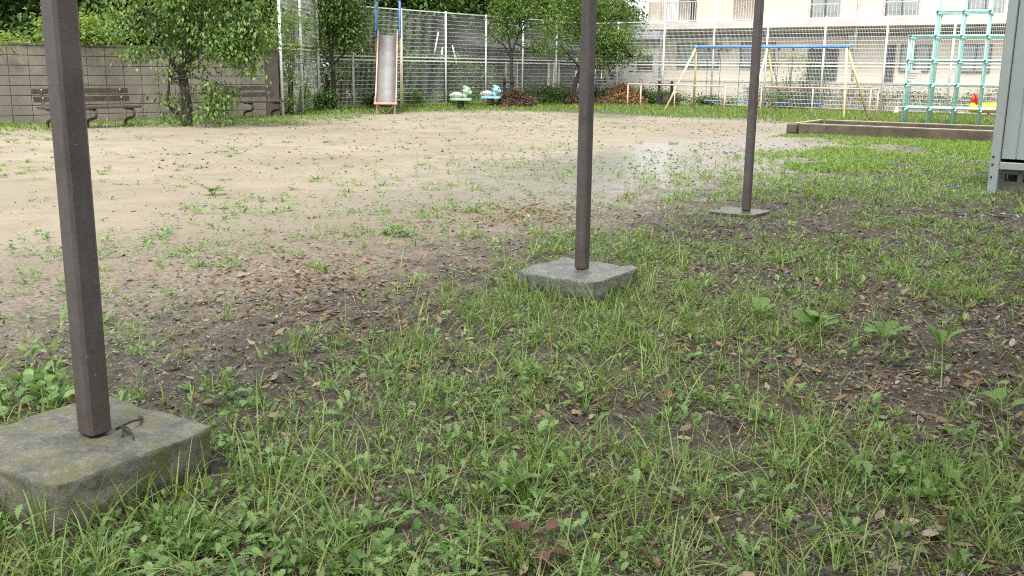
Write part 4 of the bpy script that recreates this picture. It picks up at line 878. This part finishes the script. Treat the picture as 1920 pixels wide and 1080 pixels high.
# ------------------------------------------------------------------ grass and litter
def cone(n, r0_, r1_, half=R(45), pw=1.0):
    r_ = (r0_ ** pw + rng.random(n) * (r1_ ** pw - r0_ ** pw)) ** (1 / pw); a = U(-half, half, n); return r_ * np.sin(a), r_ * np.cos(a)
def off_foot(x, y, grow=0.0):
    k_ = np.ones(len(x), bool); c_, s_ = math.cos(YAW), math.sin(YAW)
    for p, w in zip(POSTS, (.57, .56, .46)):
        dx, dy = x - p.x, y - p.y; k_ &= ~((np.abs(dx * c_ + dy * s_) < w / 2 + grow) & (np.abs(-dx * s_ + dy * c_) < w / 2 + grow))
    return k_
BL_ = []   # hand placed lush spots: pixel, radius m, weight
for px, py, rr, wt in ((1070, 590, .55, 1.0), (930, 570, .4, .8), (480, 900, .3, .9), (250, 960, .35, .9), (60, 770, .3, 1.), (210, 660, .25, .6), (740, 720, .5, .7), (560, 660, .3, .4), (1100, 460, .5, .7), (1250, 470, .7, .8), (1240, 370, .5, .6), (1500, 360, 1.2, .9), (1700, 350, 1.4, .9), (1380, 340, .6, .5), (700, 440, .5, .6), (850, 400, .4, .5), (650, 1000, .5, .7), (1000, 900, .5, .6), (1350, 950, .5, .8), (1560, 820, .35, .8), (1650, 900, .35, .8), (1230, 560, .5, .7), (1420, 620, .5, .7), (100, 1050, .5, .8), (1850, 1000, .3, .4), (880, 380, .3, .3), (1450, 300, 1.0, .5)):
    p = P(px, py); BL_.append((p.x, p.y, rr, wt))
BARE = []
for px, py, rr, wt in ((1130, 790, .25, .6), (1850, 640, .8, .7), (1880, 800, .4, .5), (1700, 650, .4, .4), (560, 600, .7, .6), (700, 560, .6, .5), (250, 590, .6, .7), (760, 900, .3, .4), (1400, 1010, .12, .5), (800, 500, .6, .6), (330, 680, .25, .5), (1620, 300, 1.0, .6), (900, 1000, .25, .6), (1300, 830, .3, .6), (1000, 790, .22, .6), (1600, 1010, .2, .6), (1740, 780, .4, .6), (1480, 730, .35, .5), (350, 620, .5, .6), (480, 700, .3, .5), (720, 980, .16, .5)):
    p = P(px, py); BARE.append((p.x, p.y, rr, wt))
def dens(x, y):
    q_ = qdist(x, y); d = (.56 - .16 * sstep(1.2, 2.6, q_) * sstep(7.5, 5, np.hypot(x, y))) * sstep(-1.4, .3, q_) + .22 * sstep(5.5, 7.5, np.hypot(x, y)) * sstep(-.6, .6, q_) + .10 * sstep(-3.0, -1.0, q_)
    d = d * (.06 + 1.2 * sstep(.42, .64, fbm(x, y, 1.9, 4, 4))) * (.55 + .75 * sstep(.35, .6, fbm(x, y, 5.5, 3, 6)))
    for bx, by, rr, wt in BL_: d = d + wt * np.exp(-((x - bx) ** 2 + (y - by) ** 2) / (rr * rr)) * (.5 + fbm(x, y, 4, 2, 9))
    for bx, by, rr, wt in BARE: d = d * (1 - wt * np.exp(-((x - bx) ** 2 + (y - by) ** 2) / (rr * rr)))
    return np.clip(d * .84, 0, 1.1)
blocks = []
def tufts(n, r0_, r1_, nb_, Lr, wr, thr=1.0, spread=.035, half=R(45), seg=4):
    n = int(n * 1.25); x, y = cone(n, r0_, r1_, half, 1.6); keep = (rng.random(n) < dens(x, y) * thr) & off_foot(x, y, .01); x, y = x[keep], y[keep]; n = len(x)
    k_ = rng.integers(nb_[0], nb_[1], n); size = U(.55, 1.15, n); big = rng.random(n) < .14; size[big] *= 1.5
    i = np.repeat(np.arange(n), k_); N = len(i); a = U(0, 2 * PI, N); rr = spread * rng.random(N)
    bx = x[i] + rr * np.cos(a); by = y[i] + rr * np.sin(a); L_ = U(Lr[0], Lr[1], N) * size[i]
    blocks.append(blades(bx, by, gheight(bx, by) - .004, a + U(-.7, .7, N), L_, U(wr[0], wr[1], N), U(.05, .75, N), U(.1, 1.1, N), seg)); return N
c1 = tufts(3700, 1.5, 6.2, (5, 17), (.05, .15), (.0026, .0055), 1.0)
c3 = tufts(1100, 1.6, 7.5, (4, 9), (.05, .13), (.006, .011), .9, .02)
c2 = tufts(9500, 5.8, 16.0, (5, 13), (.05, .11), (.005, .010), .95, .05, R(45), 3)
x, y = cone(112000, 1.6, 8.5, R(45), 1.5); kk = (rng.random(112000) < .03 + .5 * dens(x, y) ** 1.5) & (qdist(x, y) > -1.6) & off_foot(x, y, .005); x, y = x[kk], y[kk]; n = len(x)
blocks.append(blades(x, y, gheight(x, y) - .002, U(0, 6.3, n), U(.02, .07, n), U(.0022, .0048, n), U(.1, .97, n), U(.1, 1.0, n), 2))
x, y = cone(75000, 8, 18, R(44), 1.3); kk = (rng.random(75000) < .03 + .6 * dens(x, y) ** 1.3) & (qdist(x, y) > -1.6) & off_foot(x, y, .005); x, y = x[kk], y[kk]; n = len(x)
blocks.append(blades(x, y, gheight(x, y) - .002, U(0, 6.3, n), U(.03, .08, n), U(.005, .010, n), U(.1, .97, n), U(.1, 1.0, n), 2))
# single tall blades and seeding stalks
x, y = cone(3900, 1.6, 7.0); kk = (rng.random(3900) < dens(x, y)) & off_foot(x, y, .01); x, y = x[kk], y[kk]; n = len(x)
blocks.append(blades(x, y, gheight(x, y), U(0, 6.3, n), U(.11, .28, n), U(.0028, .0062, n), U(.02, .6, n), U(.1, 1.2, n), 6))
# fringe of long grass round the footings
for p, w, cnt, Lr in ((POSTS[0], .55, 260, (.10, .26)), (POSTS[1], .54, 320, (.08, .22)), (POSTS[2], .45, 170, (.03, .07))):
    s = rng.integers(0, 4, cnt); tt = U(-1, 1, cnt); hwid = w / 2 + .02 + .07 * rng.random(cnt)
    lx = np.where(s == 0, tt * w / 2, np.where(s == 1, hwid, np.where(s == 2, tt * w / 2, -hwid))); ly = np.where(s == 0, -hwid, np.where(s == 1, tt * w / 2, np.where(s == 2, hwid, tt * w / 2)))
    keep = ~((s == 2) & (rng.random(cnt) < .75)); lx, ly = lx[keep], ly[keep]; c_, s_ = math.cos(YAW), math.sin(YAW); bx = p.x + lx * c_ - ly * s_; by = p.y + lx * s_ + ly * c_; n = len(bx)
    kz = sstep(.02, .12, bx * 0 + .2); blocks.append(blades(bx, by, np.full(n, -.01), U(0, 6.3, n), U(Lr[0], Lr[1], n), U(.003, .007, n), U(.05, .5, n), U(.2, 1.1, n), 5))
v_, f_ = merge(blocks); prop(link('grass', npmesh('grass', v_, f_), M['grass'], smooth=True), 'patchy green grass growing through the dark soil', 'grass', kind='stuff')
x, y = cone(20000, 1.6, 9); kk = (rng.random(20000) < .45 * sstep(-2, 0, qdist(x, y)) + .5 * dens(x, y)) & off_foot(x, y, .01); x, y = x[kk], y[kk]; n = len(x)
v_, f_ = blades(x, y, gheight(x, y) + U(.0, .012, n), U(0, 6.3, n), U(.03, .12, n), U(.0015, .0035, n), U(.8, .98, n), U(.0, .5, n), 3)
prop(link('dry_grass', npmesh('dry_grass', v_, f_), M['straw_l']), 'dead straw-coloured grass lying flat on the soil', 'dry grass', kind='stuff')
# low weeds
blocks = []
def weeds(n, r0_, r1_, tmpl, lv_, sz, thr, pit=(-.9, .05), half=R(45)):
    n = int(n * 1.25); x, y = cone(n, r0_, r1_, half, 1.6); d = dens(x + 3.1, y - 1.7) * .5 + dens(x, y) * .6
    keep = (rng.random(n) < d * thr) & off_foot(x, y, .03); x, y = x[keep], y[keep]; n = len(x)
    k_ = rng.integers(lv_[0], lv_[1], n); i = np.repeat(np.arange(n), k_); N = len(i); a = U(0, 6.3, N); s = U(.6, 1.2, n)[i] * U(sz[0], sz[1], N)
    st_ = U(0, .03, N); bx = x[i] + np.cos(a) * st_; by = y[i] + np.sin(a) * st_
    blocks.append(scatter(tmpl[0], tmpl[1], np.stack([bx, by, gheight(bx, by) + U(.002, .03, N)], -1), rotm(a, U(pit[0], pit[1], N), U(-.4, .4, N)), s))
weeds(1700, 1.6, 4.4, LOBED, (4, 9), (.025, .06), .5)
weeds(1500, 1.6, 4.6, ROUND, (4, 9), (.012, .026), .35)
weeds(2600, 4.0, 9, LOBED, (3, 7), (.025, .05), .28)
weeds(2600, 1.6, 7, LANCE, (3, 8), (.02, .05), .5, (-1.1, .0))
weeds(7000, 1.6, 7, SLEAF, (5, 12), (.010, .022), .6)
weeds(15000, 5.5, 17, SLEAF, (4, 9), (.02, .045), .9)
weeds(9000, 1.6, 6, SLEAF, (3, 8), (.007, .015), .8)
# lush weed beds at chosen spots
for px, py, rr, n, sz, tm in ((430, 865, .14, 40, (.025, .045), ROUND), (340, 1000, .24, 70, (.028, .05), LOBED), (560, 1040, .24, 70, (.028, .048), LOBED), (430, 1060, .2, 44, (.03, .05), LOBED), (250, 1050, .2, 36, (.03, .05), LOBED), (760, 1050, .22, 56, (.03, .05), LOBED), (60, 750, .2, 46, (.04, .07), ROUND), (20, 1010, .2, 26, (.03, .05), LOBED), (880, 830, .14, 18, (.035, .06), LOBED), (960, 920, .16, 22, (.03, .06), LOBED), (1150, 1050, .16, 26, (.022, .035), ROUND), (1380, 940, .12, 20, (.022, .04), LOBED), (440, 760, .1, 20, (.025, .04), ROUND), (1000, 720, .18, 16, (.025, .05), LOBED), (1740, 920, .12, 14, (.04, .065), LOBED), (700, 880, .12, 16, (.025, .045), LOBED), (560, 890, .12, 18, (.02, .04), ROUND), (1300, 720, .2, 16, (.03, .05), LANCE), (1100, 860, .2, 20, (.03, .06), LANCE)):
    p = P(px, py); nn = n * 2; a0 = U(0, 6.3, nn); r_ = rr * np.sqrt(rng.random(nn)); bx = p.x + np.cos(a0) * r_; by = p.y + np.sin(a0) * r_; ok = off_foot(bx, by, .03); bx, by = bx[ok], by[ok]; nn = len(bx); a = U(0, 6.3, nn)
    blocks.append(scatter(tm[0], tm[1], np.stack([bx, by, gheight(bx, by) + U(.01, .055, nn)], -1), rotm(a, U(-1.0, .2, nn), U(-.6, .6, nn)), U(sz[0], sz[1], nn)))
v_, f_ = merge(blocks); prop(link('weeds', npmesh('weeds', v_, f_), M['weed'], smooth=True), 'low leafy weeds spread among the grass', 'weeds', kind='stuff')
# sparse tufts over the sandy yard
x, y = cone(2600, 5.5, 30, R(34), 1.3); q_ = qdist(x, y)
w = (.06 + .85 * sstep(.56, .74, fbm(x, y, .8, 3, 14))) * sstep(-1.0, -2.0, q_) * (dA(x, y) > .3) * (dB(x, y) > .3); keep = rng.random(len(x)) < w; x, y = x[keep], y[keep]; n = len(x)
k_ = rng.integers(7, 18, n); i = np.repeat(np.arange(n), k_); N = len(i); a = U(0, 6.3, N); rr = U(0, .05, N); bx = x[i] + np.cos(a) * rr; by = y[i] + np.sin(a) * rr; sz = (U(.5, 1.3, n))[i]
v_, f_ = blades(bx, by, gheight(bx, by), a + U(-.5, .5, N), U(.05, .11, N) * sz, U(.007, .014, N), U(.45, .95, N), U(.2, 1.0, N), 3)
prop(link('yard_tufts', npmesh('yard_tufts', v_, f_), M['grass']), 'small flat grass tufts dotted over the bare sandy yard', 'grass', kind='stuff')
# grass verge along wall, fences and round the play equipment
n = 90000; x, y = cone(n, 15, 44, R(36), 2.0); qA = dA(x, y); qB = dB(x, y)
dW = (x - W0.x) * wdir.y - (y - W0.y) * wdir.x; along = (x - W0.x) * wdir.x + (y - W0.y) * wdir.y
nz = fbm(x, y, .6, 4, 21)
w = np.zeros(n)
w = np.maximum(w, sstep(3.6, 1.2, qA + (nz - .5) * 4) * (qA > -.6)); w = np.maximum(w, sstep(9.0, 6.8, qB + (nz - .5) * 4) * (qB > -.4) * (x > -2)); w = np.maximum(w, sstep(3.4, 1.3, dW + (nz - .5) * 4) * (dW > .05) * (along < 1))
w = w * (.35 + 1.1 * sstep(.35, .6, fbm(x, y, 2.2, 3, 31))); keep = rng.random(n) < w; x, y = x[keep], y[keep]; N = len(x)
i = np.repeat(np.arange(N), 3); N = len(i); bx = x[i] + U(-.06, .06, N); by = y[i] + U(-.06, .06, N)
tall = 1 + .9 * sstep(1.2, .2, dA(bx, by))
v1 = blades(bx, by, np.full(N, -.02), U(0, 6.3, N), U(.07, .17, N) * tall, U(.012, .024, N), U(.1, .7, N), U(.1, .9, N), 2)
# bright ground cover by the sandbox
n = 34000; x = U(3.5, 10.5, n); y = U(11.0, 19.5, n); w = (.04 + .85 * sstep(.36, .6, fbm(x, y, .9, 4, 41))) * sstep(-3.5, -1.0, qdist(x, y)) * sstep(10.8, 13.5, y) * .9
lx = (x - sp0.x) * math.cos(ang) + (y - sp0.y) * math.sin(ang); ly = -(x - sp0.x) * math.sin(ang) + (y - sp0.y) * math.cos(ang)
w = np.maximum(w, .9 * sstep(-1.3, -.25, ly) * (lx > .1) * sstep(.3, .5, fbm(x, y, 1.2, 3, 43)))
keep = (rng.random(n) < w) & ((ly < -.02) | (ly > Ws + .1)); x, y = x[keep], y[keep]; i = np.repeat(np.arange(len(x)), 4); N = len(i); bx = x[i] + U(-.05, .05, N); by = y[i] + U(-.05, .05, N)
v2 = blades(bx, by, np.zeros(N), U(0, 6.3, N), U(.04, .10, N), U(.009, .017, N), U(.3, .95, N), U(.2, 1., N), 2)
v_, f_ = merge([v1, v2]); prop(link('verge_grass', npmesh('verge_grass', v_, f_), M['grass_far']), 'bright green grass verge along the wall, fences and play equipment', 'grass', kind='stuff')
# fallen leaves
def leafset(n, r0_, r1_, sz, fn, tmpl=CURL, half=R(45)):
    n = int(n * 1.25); x, y = cone(n, r0_, r1_, half, 1.6); keep = rng.random(n) < fn(x, y); keep &= off_foot(x, y, 0) ; x, y = x[keep], y[keep]; n = len(x)
    s = U(sz[0], sz[1], n); return scatter(tmpl[0], tmpl[1], np.stack([x, y, gheight(x, y) + .006], -1), rotm(U(0, 6.3, n), rng.normal(size=n) * .25, rng.normal(size=n) * .3), np.stack([s, s * U(.6, 1.2, n), s * U(.5, 1.3, n)], -1))
LSP = [(P(a_, b_), rr, wt) for a_, b_, rr, wt in ((1860, 640, 1.0, .8), (1500, 790, .35, .4), (1700, 760, .5, .6), (1850, 880, .4, .5), (560, 520, .8, .3), (970, 405, .5, .9), (1500, 560, 1.0, .5), (1010, 760, .3, .4), (1750, 500, 1.4, .5), (640, 560, .6, .5), (1680, 420, 1.5, .4), (700, 590, .5, .6), (1600, 690, .6, .5), (1250, 520, .5, .4), (1700, 560, .8, .7), (1820, 740, .4, .7), (1300, 640, .3, .3), (1050, 560, .4, .3), (1500, 460, .8, .5))]
def lf(x, y):
    d = .34 * sstep(-2.2, -.3, qdist(x, y)) + .5 * sstep(-1, 1, qdist(x, y)) * sstep(.45, .62, fbm(x, y, 1.3, 3, 51))
    d = d * (.3 + 1.3 * sstep(.38, .62, fbm(x, y, 2.6, 3, 57)))
    for p, rr, wt in LSP: d = d + wt * 1.2 * np.exp(-((x - p.x) ** 2 + (y - p.y) ** 2) / (rr * rr))
    return d
lfb = lambda x, y: np.clip(lf(x, y), 0, 1) * (.25 + .75 * sstep(-.2, 2.0, qdist(x, y)))
v_, f_ = merge([leafset(2000, 1.6, 7, (.03, .07), lfb), leafset(4200, 1.6, 6, (.025, .065), lf), leafset(22000, 1.6, 8, (.008, .026), lf), leafset(24000, 6, 17, (.018, .055), lf), leafset(16000, 1.6, 7, (.008, .022), lf, SLEAF)])
prop(link('fallen_leaves', npmesh('fallen_leaves', v_, f_), M['litter']), 'curled brown fallen leaves scattered over soil and grass', 'fallen leaves', kind='stuff')
OSP = [(P(a_, b_), rr, wt) for a_, b_, rr, wt in ((560, 505, .6, .32), (440, 500, .5, .22), (660, 500, .5, .25), (950, 410, .38, 1.), (1000, 390, .4, 1.), (620, 545, .5, .25), (1050, 720, .2, .3))]
def lo_(x, y):
    d = x * 0
    for p, rr, wt in OSP: d = d + wt * np.exp(-((x - p.x) ** 2 + (y - p.y) ** 2) / (rr * rr))
    return np.clip(d, 0, 1)
v_, f_ = merge([leafset(30000, 3.5, 11, (.015, .05), lo_)])
prop(link('orange_leaves', npmesh('orange_leaves', v_, f_), M['litter_o']), 'drifts of orange brown leaf litter where soil meets sand', 'fallen leaves', kind='stuff')
# gravel
def stones(n, r0_, r1_, sz, fn):
    n = int(n * 1.25); x, y = cone(n, r0_, r1_, R(45), 1.6); keep = (rng.random(n) < fn(x, y)) & off_foot(x, y, .01); x, y = x[keep], y[keep]; n = len(x); s = U(0, 1, n) ** 2 * (sz[1] - sz[0]) + sz[0]
    return scatter(STONE[0], STONE[1], np.stack([x, y, gheight(x, y) + s * .15], -1), rotm(U(0, 6.3, n), rng.normal(size=n) * .3, rng.normal(size=n) * .3), np.stack([s, s * U(.6, 1, n), s * U(.35, .7, n)], -1))
gf = lambda x, y: sstep(-2.6, -.6, qdist(x, y)) * (.25 + .9 * sstep(.4, .62, fbm(x, y, 1.1, 3, 61)))
sf2 = lambda x, y: .35 * (dA(x, y) > 1) * (dB(x, y) > 6) * sstep(.35, .6, fbm(x, y, .7, 3, 71)) + .1
sf = lambda x, y: sstep(-9, -2, qdist(x, y)) * .5
v_, f_ = merge([stones(16000, 1.6, 6, (.004, .014), gf), stones(20000, 5, 12, (.006, .018), gf), stones(15000, 9, 20, (.012, .028), gf), stones(9000, 4, 14, (.006, .016), sf), stones(16000, 12, 30, (.012, .03), sf2)])
prop(link('gravel', npmesh('gravel', v_, f_), M['gravel']), 'dark wet gravel stones lying on the soil', 'gravel', kind='stuff')
# twigs
x, y = cone(900, 1.6, 9); keep = (rng.random(900) < .7 * sstep(-2, 0, qdist(x, y))) & off_foot(x, y); x, y = x[keep], y[keep]; n = len(x)
TW = ([(-.5, .03, 0), (-.5, -.03, 0), (-.5, 0, .05), (0, .05, .03), (0, -.01, .03), (0, .02, .08), (.5, .01, 0), (.5, -.02, 0), (.5, 0, .03)], [np.array([(0, 1, 4, 3), (1, 2, 5, 4), (2, 0, 3, 5), (3, 4, 7, 6), (4, 5, 8, 7), (5, 3, 6, 8)])])
v_, f_ = scatter(TW[0], TW[1], np.stack([x, y, gheight(x, y) + .004], -1), rotm(U(0, 6.3, n), rng.normal(size=n) * .08, U(-.3, .3, n)), np.stack([U(.04, .14, n), U(.05, .09, n), U(.05, .08, n)], -1))
prop(link('twigs', npmesh('twigs', v_, f_), M['twig']), 'small broken twigs lying on the soil', 'twigs', kind='stuff')

# individual plants one can point to
def plant(px, py, name, label, n, sz, tm, m, pit=(-.9, -.1), z=(.01, .05), spread=.02, group=None):
    p = P(px, py); t = thing(name, label, 'plant', (p.x, p.y, float(gheight(np.array([p.x]), np.array([p.y]))[0])), 0, group)
    a = np.linspace(0, 2 * PI, n, endpoint=False) + U(-.3, .3, n)
    v_, f_ = scatter(tm[0], tm[1], np.stack([np.cos(a) * spread, np.sin(a) * spread, U(z[0], z[1], n)], -1), rotm(a, U(pit[0], pit[1], n), U(-.3, .3, n)), U(sz[0], sz[1], n))
    link('leaves', npmesh('leaves', v_, f_), m, t, True)
    mb = MB()
    for i in range(0, n, 2): mb.tube([(0, 0, -.01), (math.cos(a[i]) * spread, math.sin(a[i]) * spread, z[1] * .6)], .0022, 5)
    mb.build('stem', M['twig'], t)
plant(1530, 628, 'broadleaf_weed', 'large-leaved weed in the grass right of the middle footing', 9, (.08, .135), ROUND, M['weed'])
plant(1655, 640, 'broadleaf_weed', 'smaller rosette weed just right of the large-leaved weed', 8, (.08, .13), LOBED, M['weed'], (-.8, -.1))
plant(1765, 655, 'broadleaf_weed', 'upright narrow-leaved rosette weed on the bare soil at right', 7, (.07, .11), LOBED, M['weed'], (-1.1, -.3))
plant(1880, 770, 'broadleaf_weed', 'long-leaved weed at the right edge of the picture', 6, (.07, .11), ROUND, M['weed'], (-.6, 0))
plant(1425, 600, 'broadleaf_weed', 'small round-leaved weed left of the large-leaved weed', 6, (.06, .09), ROUND, M['weed'], (-1.2, -.5))
plant(955, 935, 'broadleaf_weed', 'dandelion-like weed in the foreground grass left of the reddish plant', 9, (.06, .1), LOBED, M['weed'])
plant(1000, 1062, 'reddish_plant', 'dull reddish brown leafy sprig at the bottom of the picture', 9, (.035, .055), ROUND, M['redleaf'], (-1.0, .3), (.01, .07), .04)
plant(436, 812, 'leafy_sprig', 'leafy sprig with a dark stem right of the nearest footing', 12, (.03, .05), ROUND, M['weed'], (-1.0, .1), (.02, .10), .03)
plant(400, 365, 'yard_tuft', 'clump of weeds alone in the bare sand left of centre', 16, (.07, .13), LOBED, M['weed'], (-.6, -.1))
plant(740, 445, 'yard_tuft', 'clump of pale weeds beside the orange litter drift', 14, (.06, .11), LOBED, M['weed'], (-.7, -.1))

# dry vine at the foot of the nearest post
p = POSTS[0]; t = thing('dry_vine', 'dark dry vine tendrils curling over the nearest footing beside the post', 'vine', (p.x + .06, p.y + .0, .152))
rr = random.Random(4)
for i in range(6):
    a = rr.uniform(-.6, .9); l_ = rr.uniform(.05, .15); b_ = rr.uniform(-.6, .6)
    pts = bez([(0, 0, .01), (l_ * .35 * math.cos(a), l_ * .35 * math.sin(a), .022), (l_ * .7 * math.cos(a + b_), l_ * .7 * math.sin(a + b_), .012), (l_ * math.cos(a + b_ * 1.7), l_ * math.sin(a + b_ * 1.7), .006)], 4)
    MB().tube(pts, [.0032] * (len(pts) - 1) + [.001], 5).build('tendril', M['bark'], t, True)
